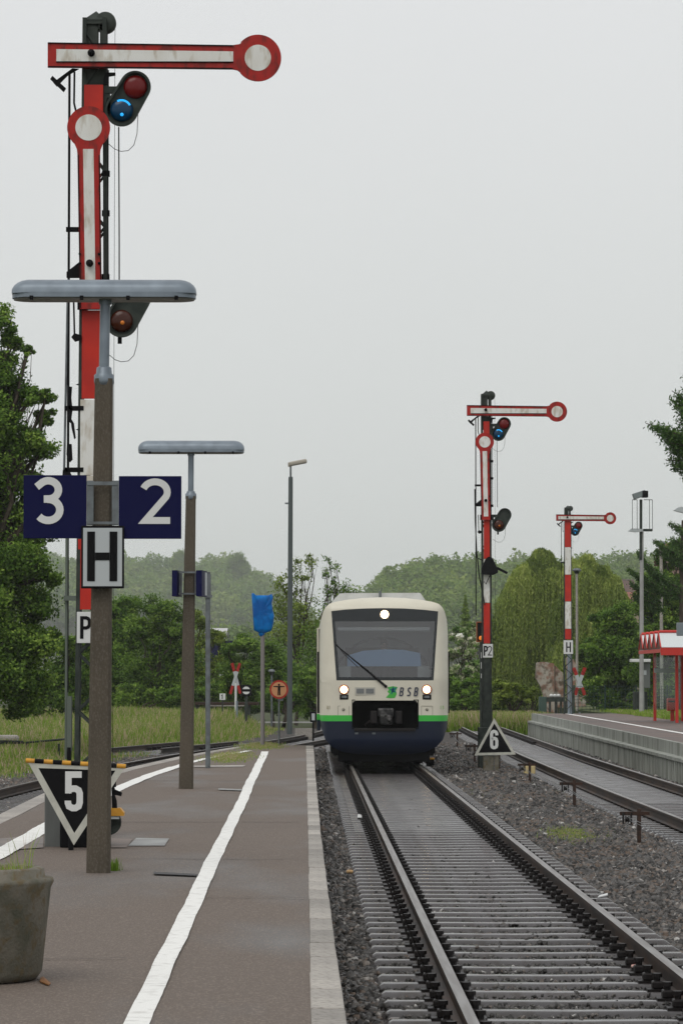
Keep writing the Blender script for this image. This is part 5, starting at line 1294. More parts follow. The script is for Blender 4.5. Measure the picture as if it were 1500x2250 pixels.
# ticket cabinet
D = 136; t = thing('equipment_cabinet', (at(1412,0,D).x, D, RZ), 'grey cabinet under a narrow white canopy behind the tall mast', 'cabinet')
mb = MB(); a, b = at(1411,1512,D), at(1427,1455,D); mb.bbox((a.x, D, a.z), (b.x, D+.5, b.z), .02); mb.box((a.x+.02, D+.1, RZ-.1), (a.x+.08, D+.3, a.z)); mb.build('case', mat('case_grey', (.12,.13,.125), .5), t)
mb = MB(); a, b = at(1413,1483,D), at(1419,1473,D); mb.box((a.x, D-.01, a.z), (b.x, D-.002, b.z)); mb.build('notice', M['signgrey'], t)
mb = MB(); a, b = at(1384.5,1455,D), at(1427,1448,D); mb.bbox((a.x, D-.3, a.z), (b.x, D+.5, b.z), .02); mb.build('canopy', M['signwhite'], t)
mb = MB(); a, b = at(1396,1567,D), at(1425,1520,D); mb.bbox((a.x, D+.6, RZ-.1), (b.x, D+1.3, b.z), .03); tag(mb.build('dark_cabinet', M['dark'], loc=(a.x, D+.6, RZ)), 'dark low cabinet standing behind the foot of the tall mast', 'cabinet')
# wire mesh fence
D = 139; t = thing('mesh_fence', (at(1290,0,D).x, D, RZ), 'dark green wire mesh fence behind the right platform', 'fence')
mb = MB(); fg = mat('fence_green', (.015,.04,.03), .5)
xa, xb = at(1255,0,D).x, at(1470,0,D).x; zt = at(0,1508,D).z; x = xa
while x < xb: mb.box((x-.008, D, RZ), (x+.008, D+.016, zt)); x += .16
for k in range(8): z = RZ + .1 + (zt-RZ-.1)*k/7; mb.box((xa, D-.009, z-.007), (xb, D-.001, z+.007))
mb.build('wire_mesh', fg, t)
x = xa
while x < xb: mb = MB(); mb.box((x-.03, D+.02, RZ-.2), (x+.03, D+.08, zt+.05)); mb.build('fence_post', fg, t); x += 1.25
# crumbling brick wall, green box, table with white objects
D = 162; t = thing('brick_ruin', (at(1200,0,D).x, D, -.4), 'crumbling brick and render wall behind the platform end', 'wall')
bm_ = mat('old_brick', (.24,.13,.09), .9, col2=(.36,.33,.28), nscale=2.2, nlo=.42, nhi=.54, col3=(.11,.085,.06), n3=4, bump=1, bscale=20)
def ruin(pl, y0, y1): mb = MB(); mb.prism([(at(px,0,D).x, at(0,py,D).z) for px, py in pl], y0, y1); mb.build('wall_piece', bm_, t)
ruin([(1190,1580),(1190,1532),(1184,1510),(1178,1500),(1173,1490),(1174,1456),(1180,1455),(1190,1454),(1202,1456),(1212,1458),(1213,1580)], D, D+.6)
ruin([(1215,1580),(1215,1462),(1222,1470),(1232,1478),(1238,1580)], D+.25, D+.8); ruin([(1242,1580),(1240,1446),(1250,1440),(1262,1450),(1270,1500),(1280,1510),(1283,1580)], D+.1, D+.7)
D = 150; mb = MB(); a, b = at(1184,1575,D), at(1200,1531,D); mb.bbox((a.x, D, -.4), (b.x, D+.5, b.z), .02); tag(mb.build('green_box', mat('box_green', (.045,.08,.065), .5), loc=(a.x, D, -.4)), 'dull green box left of the dark bench by the brick wall', 'box')
t = thing('work_bench', (at(1220,0,D).x, D, -.4), 'dark bench in front of the crumbling brick wall', 'bench')
mb = MB(); a, b = at(1201,1542,D), at(1240,1532,D); mb.box((a.x, D, a.z), (b.x, D+.6, b.z)); mb.build('bench_top', M['dark'], t)
for q in (1203, 1217, 1227, 1237): mb = MB(); x = at(q,0,D).x; mb.box((x-.04, D+.1, -.45), (x+.05, D+.2, at(0,1541,D).z)); mb.build('leg', M['dark'], t)
for i, q in enumerate((1211, 1219, 1227)):
    c = at(q, 1529, D); mb = MB(); mb.lathe([(0,.08),(.05,.075),(.085,.03),(.085,-.03),(.05,-.055),(0,-.058)], (c.x, D+.2, at(0,1532,D).z+.06), 12)
    tag(mb.build('white_pot', M['signwhite'], loc=tuple(c)), ('left', 'middle', 'right')[i] + ' one of three small white pots on the dark bench', 'pot', 'white pots on the bench')
# lit orange signal box left of the middle semaphore
D = 100; b = at(1055, 1388, D); t = thing('light_signal', (b.x, D, -.25), 'black box signal with an orange lamp and rusty rim, left of the middle semaphore mast', 'signal')
k = D/7600; mb = MB(); mb.bbox((b.x-9*k, D, b.z-23*k), (b.x+10*k, D+.2, b.z+22*k), .01); mb.build('rim', mat('orange_rim', (.25,.07,.02), .5), t)
mb = MB(); mb.bbox((b.x-7*k, D-.015, b.z-20*k), (b.x+8*k, D+.02, b.z+20*k), .01); mb.build('box', M['black'], t)
mb = MB(); mb.lathe([(0,-.03),(3.5*k,-.028),(5*k,-.012)], (b.x+1*k, D-.01, b.z-14*k), 16, axis='Y'); mb.build('lamp', mat('orange_lamp', (.7,.2,.02), .3, emis=(1,.25,.03), estr=.35), t)
mb = MB(); mb.box((b.x-.02, D+.05, -.3), (b.x+.08, D+.15, b.z-23*k)); mb.build('post', M['dark'], t)
mb = MB()
for y0, y1 in ((1433,1446),(1455,1469),(1480,1490)): a, c = at(1056,y1,D), at(1059,y0,D); mb.box((a.x, D+.035, a.z), (c.x, D+.045, c.z))
mb.build('white_mark', M['signwhite'], t)

# ------------------------------------------------------------------ houses behind the trees
def roofhouse(D, px0, px1, ridge, eave, base, label, wallc, roofc, chim=None):
    x0, x1 = at(px0,0,D).x, at(px1,0,D).x; zr, ze_ = at(0,ridge,D).z, at(0,eave,D).z
    t = thing('house', ((x0+x1)/2, D, 0), label, 'house'); dp = 9
    mb = MB(); mb.box((x0+.3, D+.4, base), (x1-.3, D+dp-.4, ze_)); 
    mb.add([(x0+.3, D+.4, ze_),(x0+.3, D+dp-.4, ze_),(x0+.3, D+dp/2, zr-.15),(x1-.3, D+.4, ze_),(x1-.3, D+dp-.4, ze_),(x1-.3, D+dp/2, zr-.15)], [(0,2,1),(3,4,5)]); mb.build('wall', wallc, t)
    mb = MB(); mb.add([(x0, D, ze_-.1),(x1, D, ze_-.1),(x1, D+dp/2, zr),(x0, D+dp/2, zr),(x0, D+dp, ze_-.1),(x1, D+dp, ze_-.1)], [(0,1,2,3),(3,2,5,4)])
    mb.add([(x0, D, ze_-.3),(x1, D, ze_-.3),(x1, D+dp/2, zr-.2),(x0, D+dp/2, zr-.2),(x0, D+dp, ze_-.3),(x1, D+dp, ze_-.3)], [(0,3,2,1),(3,4,5,2)])
    rf = mb.build('roof', roofc, t)
    if chim:
        a, b = at(chim[0],chim[3],D), at(chim[1],chim[2],D); mb = MB(); mb.bbox((a.x, D+3.6, a.z-.8), (b.x, D+4.6, b.z), .03); mb.build('chimney', mat('soot_brick', (.06,.05,.05), .8), rf)
    for q in (.25, .6):
        mb = MB(); xx = x0 + (x1-x0)*q; mb.box((xx, D+.36, max(base+1, ze_-2)), (xx+1.1, D+.399, ze_-.6)); mb.build('window', M['navy'], t)
rt = mat('roof_tiles_red', (.26,.10,.065), .8, col2=(.20,.085,.06), nscale=1, bump=.6, bscale=6)
rtb = mat('roof_tiles_brown', (.085,.065,.058), .8, col2=(.12,.075,.06), nscale=1)
roofhouse(215, 1300, 1400, 1268, 1302, 0, 'brown roofed house with a dark chimney peeping over the willow', mat('render_beige', (.30,.26,.2), .8), rtb, (1315,1339,1254,1272))
roofhouse(190, 1375, 1470, 1296, 1312, 0, 'house with a salmon tiled roof glimpsed low between the trees', mat('render_cream', (.36,.30,.22), .8), rt)
roofhouse(205, 1462, 1560, 1185, 1222, 0, 'house with a red roof glimpsed high at the right edge', mat('render_pink', (.33,.22,.18), .8), rt)
roofhouse(235, 452, 500, 1378, 1388, 0, 'white house glimpsed between the bushes right of the farther lamp post', mat('render_white', (.75,.76,.76), .7), mat('pale_roof', (.5,.5,.5), .8))

# ------------------------------------------------------------------ planter
PY = 17.75; c = at(-62, 2090, PY); k = PY/7600
rt_, rb_ = (117+62)*k, (92+62)*k
zb_, zt_ = EH, at(0, 1928, PY).z
t = thing('planter', (c.x, PY, EH), 'big mossy concrete planter at the lower left edge of the platform', 'planter')
mb = MB(); mb.lathe([(0,zb_+.02),(rb_-.03,zb_+.01),(rb_,zb_+.05),(rt_-.015,zt_-.05),(rt_,zt_-.02),(rt_-.004,zt_),(rt_-.045,zt_+.005),(rt_-.05,zt_+.045),(rt_-.07,zt_+.055),(rt_-.115,zt_+.05),(rt_-.13,zt_+.0),(rt_-.14,zt_-.12)], (c.x, PY, 0), 56); mb.build('tub', M['tub'], t)
mb = MB(); mb.lathe([(0,zt_+.01),(rt_*.4,zt_+.015),(rt_-.13,zt_-.02)], (c.x, PY, 0), 30); mb.build('soil', mat('potting_soil', (.03,.02,.014), .95, bump=1, bscale=40), t)
PLANT = (c.x, PY, zt_, rt_)
# litter
def litter(name, pts, m, lab, z, h=.015):
    P = [ground(px, py, z) for px, py in pts]; mb = MB(); n = len(P)
    cz = sum((p for p in P), Vector())/n
    mb.add(P + [p + Vector((0,0,h*.6)) for p in P] + [cz + Vector((0,0,h))], [(i, (i+1)%n, (i+1)%n+n, i+n) for i in range(n)] + [(i+n, (i+1)%n+n, 2*n) for i in range(n)])
    tag(mb.build(name, m, loc=tuple(cz)), lab, 'litter')
b = ground(768, 1918, -.17); mb = MB(); mb.tube([(b.x-.035,b.y,-.16),(b.x-.01,b.y,-.155),(b.x+.03,b.y+.01,-.16)], [.016,.022,.02], 8, mi=0); tag(mb.build('bottle_cap', mat('tan_plastic', (.50,.32,.15), .4), loc=(b.x,b.y,-.17)), 'small tan and white piece of litter at the sleeper ends near the kerb', 'litter')
litter('paper_scrap', [(1385,2126),(1410,2124),(1412,2121),(1387,2119)], mat('red_white_paper', (.6,.16,.12), .5, col2=(.7,.65,.6), nscale=50), 'red and white scrap of paper on a sleeper by the right rail', -.155)
litter('paper_scrap', [(1312,1973),(1334,1968),(1334,1964),(1316,1969)], M['signwhite'], 'white scrap of paper on the ballast right of the right rail', -.16)
litter('paper_scrap', [(785,1797),(795,1797),(794,1791),(786,1790)], M['signwhite'], 'white scrap at the left sleeper ends halfway to the railcar', -.15)
litter('orange_peel', [(88,2158),(108,2166),(112,2162),(96,2148),(90,2150)], mat('peel', (.20,.09,.03), .7), 'brownish orange leaf lying at the foot of the planter', EH+.008, .01)
# ------------------------------------------------------------------ vegetation
LM = {}; LK = 1.18
def leafmat(name, cols, trans=.35, rough=.65):
    LM[name] = mat_tint(name, [tuple(min(.9, q*LK) for q in c) for c in cols], rough=rough, trans=trans, spec=.12); return LM[name]
leafmat('leaf_dark', [(.030,.066,.010),(.070,.135,.020),(.135,.225,.034),(.25,.35,.062)])
leafmat('leaf_mid', [(.034,.078,.010),(.076,.150,.020),(.135,.230,.034),(.24,.34,.065)])
leafmat('leaf_light', [(.060,.095,.012),(.115,.165,.022),(.180,.245,.036),(.28,.34,.070)])
leafmat('leaf_willow', [(.085,.13,.026),(.165,.225,.050),(.26,.33,.075),(.38,.43,.12)])
leafmat('leaf_spruce', [(.018,.044,.012),(.032,.072,.018),(.060,.120,.028),(.115,.19,.045)], trans=.25)
leafmat('leaf_blossom', [(.07,.14,.03),(.13,.23,.05),(.58,.56,.40),(.90,.85,.70)])
leafmat('leaf_forest', [(.075,.14,.026),(.115,.19,.036),(.165,.24,.048),(.23,.29,.070)])
leafmat('grass_blades', [(.075,.145,.012),(.125,.215,.022),(.20,.29,.040),(.34,.28,.15),(.46,.34,.27)], trans=.3)

def leaves(C, size, aspect=.55, down=0, nrm=None):
    n = len(C)
    d = rng.normal(size=(n, 3))
    if down: d = d*(1-down) + np.array([0, 0, -1.])*down*1.6
    d /= np.linalg.norm(d, axis=1)[:, None]
    u = rng.normal(size=(n, 3)) if nrm is None else nrm + rng.normal(size=(n, 3))*.55
    u[:, 2] += .5
    s = np.cross(d, u); s /= np.linalg.norm(s, axis=1)[:, None] + 1e-9
    L = (size * rng.uniform(.7, 1.3, n))[:, None] if np.ndim(size) == 0 else (size * rng.uniform(.7, 1.3, n))[:, None]
    V = np.stack([C - d*L*.5, C + s*L*aspect*.5 + d*L*.05, C + d*L*.5, C - s*L*aspect*.5 + d*L*.05], 1)
    return V.reshape(-1, 3), np.arange(4*n).reshape(n, 4)
def unit(n):
    v = rng.normal(size=(n, 3)); return v / np.linalg.norm(v, axis=1)[:, None]
def crown_points(lobes, density, clump=.30, shell=.55, gap=.0, flat=1.0):
    """lobes: (x,y,z,r). leaf points gathered in clumps through each lobe"""
    P = []; Nn = []; T = []
    for (x, y, z, r) in lobes:
        nc = max(6, int(26 * (r/1.0)**1.6))
        d = unit(nc); rad = r * (shell + (1-shell)*rng.random(nc)**.6) * rng.uniform(.8, 1.12, nc)
        cc = np.array([x, y, z]) + d*rad[:, None]*np.array([1, 1, flat])
        keep = rng.random(nc) > gap; cc = cc[keep]; d = d[keep]
        nl = max(12, int(density * r*r*12.5 / max(1, len(cc))))
        cr = r*clump*rng.uniform(.6, 1.3, len(cc))
        for c, q, dd in zip(cc, cr, d):
            o = np.clip(rng.normal(size=(nl, 3)), -1.9, 1.9) * q * np.array([.52, .52, .36]) * rng.uniform(.7, 1.5)
            P.append(c + o); Nn.append(np.repeat((dd*.8+np.array([0,0,.6]))[None], nl, 0) + o/q*.5)
            T.append(np.clip(rng.normal(.42 + rng.normal(0, .17), .17, nl) + .12*o[:, 2]/q, 0, 1))  # leaves higher in a clump tinted lighter, as if lit from above
    return np.concatenate(P), np.concatenate(Nn), np.concatenate(T)
def limb(mb, a, b, r0, r1, sag=.15, n=5, jit=.06):
    a, b = Vector(a), Vector(b); L = (b-a).length; pts = []
    for i in range(n+1):
        f = i/n; p = a.lerp(b, f); p.z += sag*L*math.sin(f*pi)*.5
        if 0 < i < n: p += Vector((random.uniform(-1,1), random.uniform(-1,1), random.uniform(-.5,.5)))*jit*L
        pts.append(p)
    mb.tube(pts, [r0 + (r1-r0)*i/n for i in range(n+1)], 6, caps=False); return pts
def tree(name, label, cat, Y, base_px, pix, mt, leaf, dens, zb=-.3, tr=.16, group=None, depth=1.0, clump=.30, shell=.55, gap=0., flat=.9, extra=1, trunk_to=None, name_t='trunk', twig=0, aspect=.55):
    k = Y / F
    lobes = []
    for j, (px, py, r) in enumerate(pix):
        p = at(px, py, Y); R_ = r*k
        lobes.append((p.x, Y + random.uniform(-.5, .5)*R_*depth, p.z, R_))
        for e in range(extra): lobes.append((p.x + random.uniform(-.3,.3)*R_, Y + random.choice((-1,1))*random.uniform(.7,1.3)*R_*depth, p.z - random.uniform(0,.25)*R_, R_*random.uniform(.7,.95)))
    bx = at(base_px, 1500, Y).x
    t = thing(name, (bx, Y, zb), label, cat, group)
    mb = MB(); top = max(l[2] for l in lobes); hz = trunk_to if trunk_to is not None else zb + (top-zb)*.35
    tp = limb(mb, (bx, Y, zb-.1), (bx+random.uniform(-.2,.2), Y, hz), tr, tr*.7, 0, 4, .02)
    for (x, y, z, r) in lobes:
        s = tp[-1] if z > hz else Vector(tp[2]); q = limb(mb, s, (x, y, z), tr*.5, tr*.12, .1)
        for _ in range(4 + twig):
            d = unit(1)[0]; d[2] = abs(d[2])*.6 + (.5 if twig else 0); e_ = (x + d[0]*r*.9, y + d[1]*r*.9, z + d[2]*r*.9); limb(mb, q[random.choice((3,4,5))], e_, tr*.10, tr*.025, .05, 3)
    mb.build(name_t, M['trunk'], t)
    P, Nn, T = crown_points(lobes, dens, clump, shell, gap, flat)
    V, FQ = leaves(P, leaf, nrm=Nn, aspect=aspect)
    np_mesh('crown', V, FQ, T, LM[mt], parent=t)
    return t
# ---- left: the big dark tree reaching in from the left edge
tree('broadleaf_tree', 'big dark green tree filling the left edge behind the tallest signal', 'tree', 92, -70,
     [(-10,700,34),(25,745,26),(62,772,16),(-20,790,50),(10,850,48),(70,868,30),(105,870,20),(95,910,24),(-20,930,70),(50,960,50),(90,985,28),(-10,1030,70),(60,1060,45),(95,1115,20),
      (-30,1130,80),(50,1160,60),(-20,1230,80),(70,1240,52),(112,1268,26),(20,1310,75),(90,1330,36),(-30,1400,85),(60,1410,58),(110,1400,22),(10,1480,70),(70,1490,45),(-60,1520,50),(40,1545,36)],
     'leaf_dark', .10, 620, tr=.22, clump=.48, shell=.3, extra=1, aspect=.62)
# ---- bushes and small trees behind the meadow
GB = 'bushes and trees behind the meadow'
B = [
 ('bright green tree just right of the tallest signal, behind the meadow', 150, 262, [(255,1345,42),(285,1330,30),(230,1390,45),(290,1400,48),(250,1460,55),(300,1480,45),(240,1520,40),(290,1530,35)], 'leaf_mid', .17, 200),
 ('feathery dark tree left of the farther lamp post', 142, 345, [(350,1335,34),(320,1375,36),(385,1375,36),(350,1420,48),(310,1460,42),(395,1450,46),(345,1510,50),(400,1520,36)], 'leaf_dark', .17, 200),
 ('light green bush right behind the farther lamp post', 155, 450, [(440,1360,24),(470,1400,26),(425,1430,38),(455,1470,40),(500,1455,26),(430,1520,40),(480,1525,34)], 'leaf_light', .17, 150),
 ('round green bush between the grey post and the blue bag', 148, 525, [(510,1425,24),(545,1420,30),(520,1470,36),(560,1470,34),(500,1510,30),(545,1520,36)], 'leaf_mid', .17, 200),
 ('dark bush below the blue bag', 146, 600, [(595,1440,40),(580,1490,40),(625,1480,38),(600,1530,38),(640,1530,30)], 'leaf_dark', .17, 220),
 ('tall airy tree with bare twigs above the blue bag', 158, 650, [(612,1275,15),(640,1262,17),(655,1240,12),(685,1240,15),(682,1222,8),(665,1280,17),(630,1305,24),(672,1325,28),(615,1340,30),(650,1375,42),(690,1385,36),(610,1400,34)], 'leaf_light', .17, 70),
 ('slender tree with sparse leaves left of the railcar roof', 156, 722, [(722,1230,8),(738,1245,10),(715,1258,12),(735,1278,11),(720,1300,14),(745,1300,20),(765,1295,20),(730,1340,28),(770,1330,26),(700,1420,42),(740,1400,46),(690,1480,48),(670,1540,36),(730,1480,50)], 'leaf_mid', .17, 75),
 ('low dark hedge filling the space under the big left tree', 128, 160, [(60,1500,45),(120,1490,48),(180,1480,50),(220,1440,40),(150,1530,44),(80,1545,38),(210,1530,40),(170,1420,40)], 'leaf_dark', .16, 220),
 ('long low hedgerow across the back of the meadow, behind the crossing sign', 172, 480, [(x_, 1500 + (x_ % 7)*4, 34) for x_ in range(270, 720, 26)] + [(x_, 1545, 26) for x_ in range(270, 720, 30)], 'leaf_dark', .16, 200),
 ('long low hedgerow between the railcar and the brick wall', 178, 1080, [(x_, 1505 + (x_ % 5)*5, 32) for x_ in range(980, 1200, 26)] + [(x_, 1545, 24) for x_ in range(980, 1200, 28)], 'leaf_mid', .16, 200),
 ('shrub at the foot of the trees left of the crossing sign, dark green', 140, 440, [(420,1525,26),(455,1520,28),(400,1530,24),(470,1535,20)], 'leaf_dark', .16, 220),
 ('shrub in bright leaf behind the round orange sign', 140, 620, [(590,1525,24),(615,1510,26),(640,1528,24),(605,1545,20),(660,1520,24),(660,1545,18)], 'leaf_mid', .16, 200),
 ('dark shrub tucked against the left flank of the railcar', 136, 690, [(675,1500,26),(695,1530,26),(682,1555,22),(700,1480,22)], 'leaf_dark', .16, 220),
 ('dark shrub between the tallest signal and the farther lamp post', 140, 300, [(270,1530,28),(310,1525,28),(345,1532,26),(380,1530,24)], 'leaf_dark', .16, 220),
]
for i, (lab, Y, bpx, pix, mt, lf, dn) in enumerate(B):
    Y += 12 if Y > 130 else 0; lf *= .8; dn *= 1.6
    sparse = 'sparse' in lab or 'airy' in lab
    tree('bush' if any(q_ in lab for q_ in ('bush', 'hedge', 'shrub')) else 'broadleaf_tree', lab, 'bush' if any(q_ in lab for q_ in ('bush', 'hedge', 'shrub')) else 'tree', Y, bpx, pix, mt, lf, dn, group=GB, tr=.10, shell=.55 if sparse else .35, gap=.15 if sparse else 0, clump=.75 if sparse else .42, extra=0 if sparse else 1, twig=4 if sparse else 0)
# ---- right of the railcar
GR = 'trees and bushes right of the railcar'
tree('blossoming_bush', 'bush with cream blossom right of the railcar', 'bush', 160, 1020, [(1010,1395,24),(1035,1385,20),(1000,1430,26),(1030,1430,26),(1050,1410,16),(1008,1475,30),(1045,1470,26)], 'leaf_blossom', .17, 200, group=GR, tr=.08)
tree('bush', 'green bush under the cream blossom beside the railcar', 'bush', 155, 1020, [(1005,1500,26),(1040,1505,30),(1010,1535,28),(1060,1530,24)], 'leaf_mid', .16, 200, group=GR, tr=.08)
tree('bush', 'low yellow-green bush right of the middle semaphore foot', 'bush', 146, 1120, [(1090,1515,20),(1115,1510,22),(1140,1518,22),(1165,1520,18),(1105,1535,18),(1150,1540,18)], 'leaf_light', .12, 420, group=GR, tr=.07)
tree('broadleaf_tree', 'broad bright green tree behind the crossing sign on the right', 'tree', 152, 1330, [(1330,1370,36),(1365,1350,34),(1300,1420,40),(1350,1420,50),(1390,1400,40),(1310,1480,45),(1360,1490,50),(1400,1470,36),(1330,1535,34),(1385,1540,30)], 'leaf_mid', .14, 360, clump=.42, shell=.35, group=GR, tr=.15)
tree('broadleaf_tree', 'dark leafy tree behind the shelter at the right edge', 'tree', 148, 1460, [(1460,1230,26),(1490,1210,30),(1440,1275,30),(1480,1290,46),(1420,1330,36),(1470,1360,50),(1510,1400,55),(1430,1400,40),(1440,1470,50),(1490,1500,50),(1410,1530,34),(1465,1545,30)], 'leaf_dark', .14, 360, clump=.42, shell=.35, group=GR, tr=.18)
# willows: domes of hanging strands
def willow(label, Y, bpx, domes, zb=-.3, ns=900):
    k = Y / F; bx = at(bpx, 1500, Y).x; t = thing('willow_tree', (bx, Y, zb), label, 'tree', GR)
    mb = MB(); P = []; T = []
    tops = []
    for (px, py, r, drop) in list(domes) + [(d_[0]+random.uniform(-1,1)*d_[2], d_[1]-random.uniform(.1,.9)*d_[2], random.uniform(8,15), random.uniform(50,120)) for d_ in domes for _ in range(2)]:
        p = at(px, py, Y); r_ = r*k; tops.append((p.x, Y + random.uniform(-1,1)*r_*.5, p.z, r_, drop*k))
    hz = max(q[2] for q in tops)*.45
    tp = limb(mb, (bx, Y, zb), (bx, Y, hz), .35, .22, 0, 4, .02)
    for (x, y, z, r, dr) in tops:
        q = limb(mb, tp[-1], (x, y, z + r*.3), .15, .03, .15)
        dt_ = random.gauss(0, .2)
        tufts = [(random.uniform(0, 2*pi), math.sqrt(random.random()), random.gauss(0, .16), random.uniform(.45, 1.1)) for _ in range(34)]
        for s_ in range(int(ns*min(1, r/(28*k)))):
            ta, tr_, tt_, tl_ = random.choice(tufts); a = ta + random.gauss(0, .26); rr = r*min(1.25, max(.02, tr_*1.1 + random.gauss(0, .13))); h = math.sqrt(max(0, 1 - min(1, rr/r)**2)) * (.7 + .5*tl_)
            sx, sy, sz = x + rr*cos(a), y + rr*sin(a), z + r*h*.8 + random.uniform(-.15,.15)
            L = dr*random.uniform(.45, 1)*tl_*(.4+.6*rr/r); n = int(L/.085)+3; f = np.linspace(0, 1, n)
            lw_ = random.uniform(.15, .6); ox, oy = cos(a)*lw_*r, sin(a)*lw_*r
            pts = np.stack([sx + ox*np.sqrt(f), sy + oy*np.sqrt(f), sz + .12*np.sin(f*3) - L*f**1.2], 1) + rng.normal(0, .03, (n, 3))
            P.append(pts); T.append(np.clip(np.full(n, random.gauss(.45, .08) + tt_ + dt_) + rng.normal(0, .12, n), 0, 1))
    mb.build('trunk', M['trunk'], t)
    P = np.concatenate(P); T = np.concatenate(T); V, FQ = leaves(P, .19, aspect=.24, down=.55)
    np_mesh('crown', V, FQ, T, LM['leaf_willow'], parent=t)
willow('large weeping willow between the middle and the smallest semaphore', 185, 1165, [(1180,1229,12,60),(1192,1236,12,70),(1168,1246,15,90),(1208,1248,14,90),(1148,1268,18,110),(1128,1296,16,120),(1185,1250,26,180),(1160,1275,36,240),(1200,1280,36,260),(1135,1320,36,230),(1220,1320,30,240),(1115,1370,30,180),(1175,1350,46,220),(1145,1420,42,150),(1200,1420,40,150),(1105,1430,26,120)])
willow('smaller weeping willow right behind the smallest semaphore', 180, 1300, [(1290,1247,14,70),(1315,1262,14,90),(1262,1262,14,90),(1345,1285,14,80),(1275,1270,28,200),(1310,1290,34,220),(1260,1330,34,200),(1340,1310,30,200),(1300,1370,40,180),(1350,1370,34,160),(1255,1420,34,130)])
# conifers
def boughs(name, label, Y, bx, zb, spec, group=GR, leaf=.10):
    """spec: boughs as (x,z at root) -> (x,z at tip) in picture pixels, width px, droop"""
    k = Y / F; t = thing(name, (bx, Y, zb), label, 'tree', group); P = []; T = []; mb = MB()
    top = max(at(0, s[1], Y).z for s in spec) + .5
    limb(mb, (bx, Y, zb), (bx, Y, top), .22, .04, 0, 5, .005)
    for (x0, y0, x1, y1, wpx, dy) in spec:
        a = at(x0, y0, Y); b = at(x1, y1, Y); a.y += dy*.3; b.y += dy; L = (b-a).length
        pts = limb(mb, a, b, .05, .008, -.12, 6, .02)
        for i in range(int(L/.07)):
            f = i/(L/.07); j = min(int(f*6), 5); g_ = f*6-j; c = pts[j].lerp(pts[j+1], g_)
            wd_ = wpx*k*(1 - .55*f)
            for s in range(30):
                o = Vector((random.gauss(0, wd_*.3), random.gauss(0, wd_*.45), random.gauss(-.12*wd_, wd_*.26)))
                P.append(c + o); T.append(random.gauss(.45, .2) + .2*(o.z > 0))  # needles above the bough coloured paler to suggest light from the sky
    mb.build('trunk', M['trunk'], t)
    P = np.array([tuple(p) for p in P]); T = np.clip(np.array(T), 0, 1); V, FQ = leaves(P, leaf, aspect=.3); np_mesh('crown', V, FQ, T, LM['leaf_spruce'], parent=t)
Ys = 88; bx = at(1560, 1500, Ys).x
sp = []
for (x1, y1, x0, y0, w_) in ((1498,822,1560,845,26),(1475,858,1545,892,36),(1480,895,1560,905,44),(1418,928,1540,955,38),(1450,955,1550,975,54),(1470,985,1560,985,56),(1462,1010,1550,1000,44),(1490,1040,1560,1025,34),(1485,925,1560,935,50),(1500,1000,1560,990,60),(1440,940,1540,958,46),(1455,970,1550,980,54),(1478,1020,1560,1018,46),(1470,875,1550,890,44),(1500,850,1560,860,44),(1490,910,1560,920,60)):
    sp.append((x0, y0, x1, y1, w_, random.uniform(-.5,.5))); sp.append((x0, y0+6, x1+14, y1+12, w_*.8, random.uniform(-.9,.9)))
boughs('spruce_tree', 'dark conifer branches reaching in from the upper right edge', Ys, bx, -.3, sp, leaf=.11)
Yc = 138; sp = []
for (x1, y1, x0, y0, w_) in ((1430,1185,1500,1215,20),(1440,1205,1505,1240,22),(1472,1145,1510,1170,24),(1395,1208,1440,1260,18),(1375,1245,1440,1290,20),(1378,1275,1440,1310,22),(1385,1300,1450,1330,22),(1420,1240,1480,1280,28),(1430,1270,1490,1300,30),(1470,1180,1510,1200,30),(1400,1260,1470,1300,26)):
    sp.append((x0, y0, x1, y1, w_, random.uniform(-.6,.6))); sp.append((x0+6, y0+10, x1+8, y1+8, w_*.8, random.uniform(-.9,.9)))
boughs('spruce_tree', 'conifer with upturned bough tips behind the tall mast', Yc, at(1500,1500,Yc).x, .4, sp, leaf=.13)
def fir(label, Y, px, top, base, wpx, dens=1):
    k = Y/F; b = at(px, base, Y); tp = at(px, top, Y); t = thing('fir_tree', (b.x, Y, b.z), label, 'tree', GR); H = tp.z-b.z
    mb = MB(); mb.tube([(b.x, Y, b.z-.5), (b.x, Y, tp.z)], [.2,.02], 6); mb.build('trunk', M['trunk'], t); P = []
    for i in range(int(1500*dens)):
        f = random.random()**.7; r = wpx*k*(1-(1-f))*.5 if False else wpx*k*.5*f*(.75+.25*math.sin(f*60)); a = random.uniform(0, 2*pi); rr = r*random.random()**.4
        P.append((b.x+rr*cos(a), Y+rr*sin(a), tp.z - H*f - rr*.25))
    P = np.array(P); V, FQ = leaves(P, .32, aspect=.4); np_mesh('crown', V, FQ, np.clip(rng.normal(.5,.2,len(P)),0,1), LM['leaf_forest'], parent=t)
fir('small dark fir between the railcar roof and the middle semaphore', 260, 1022, 1308, 1440, 66)
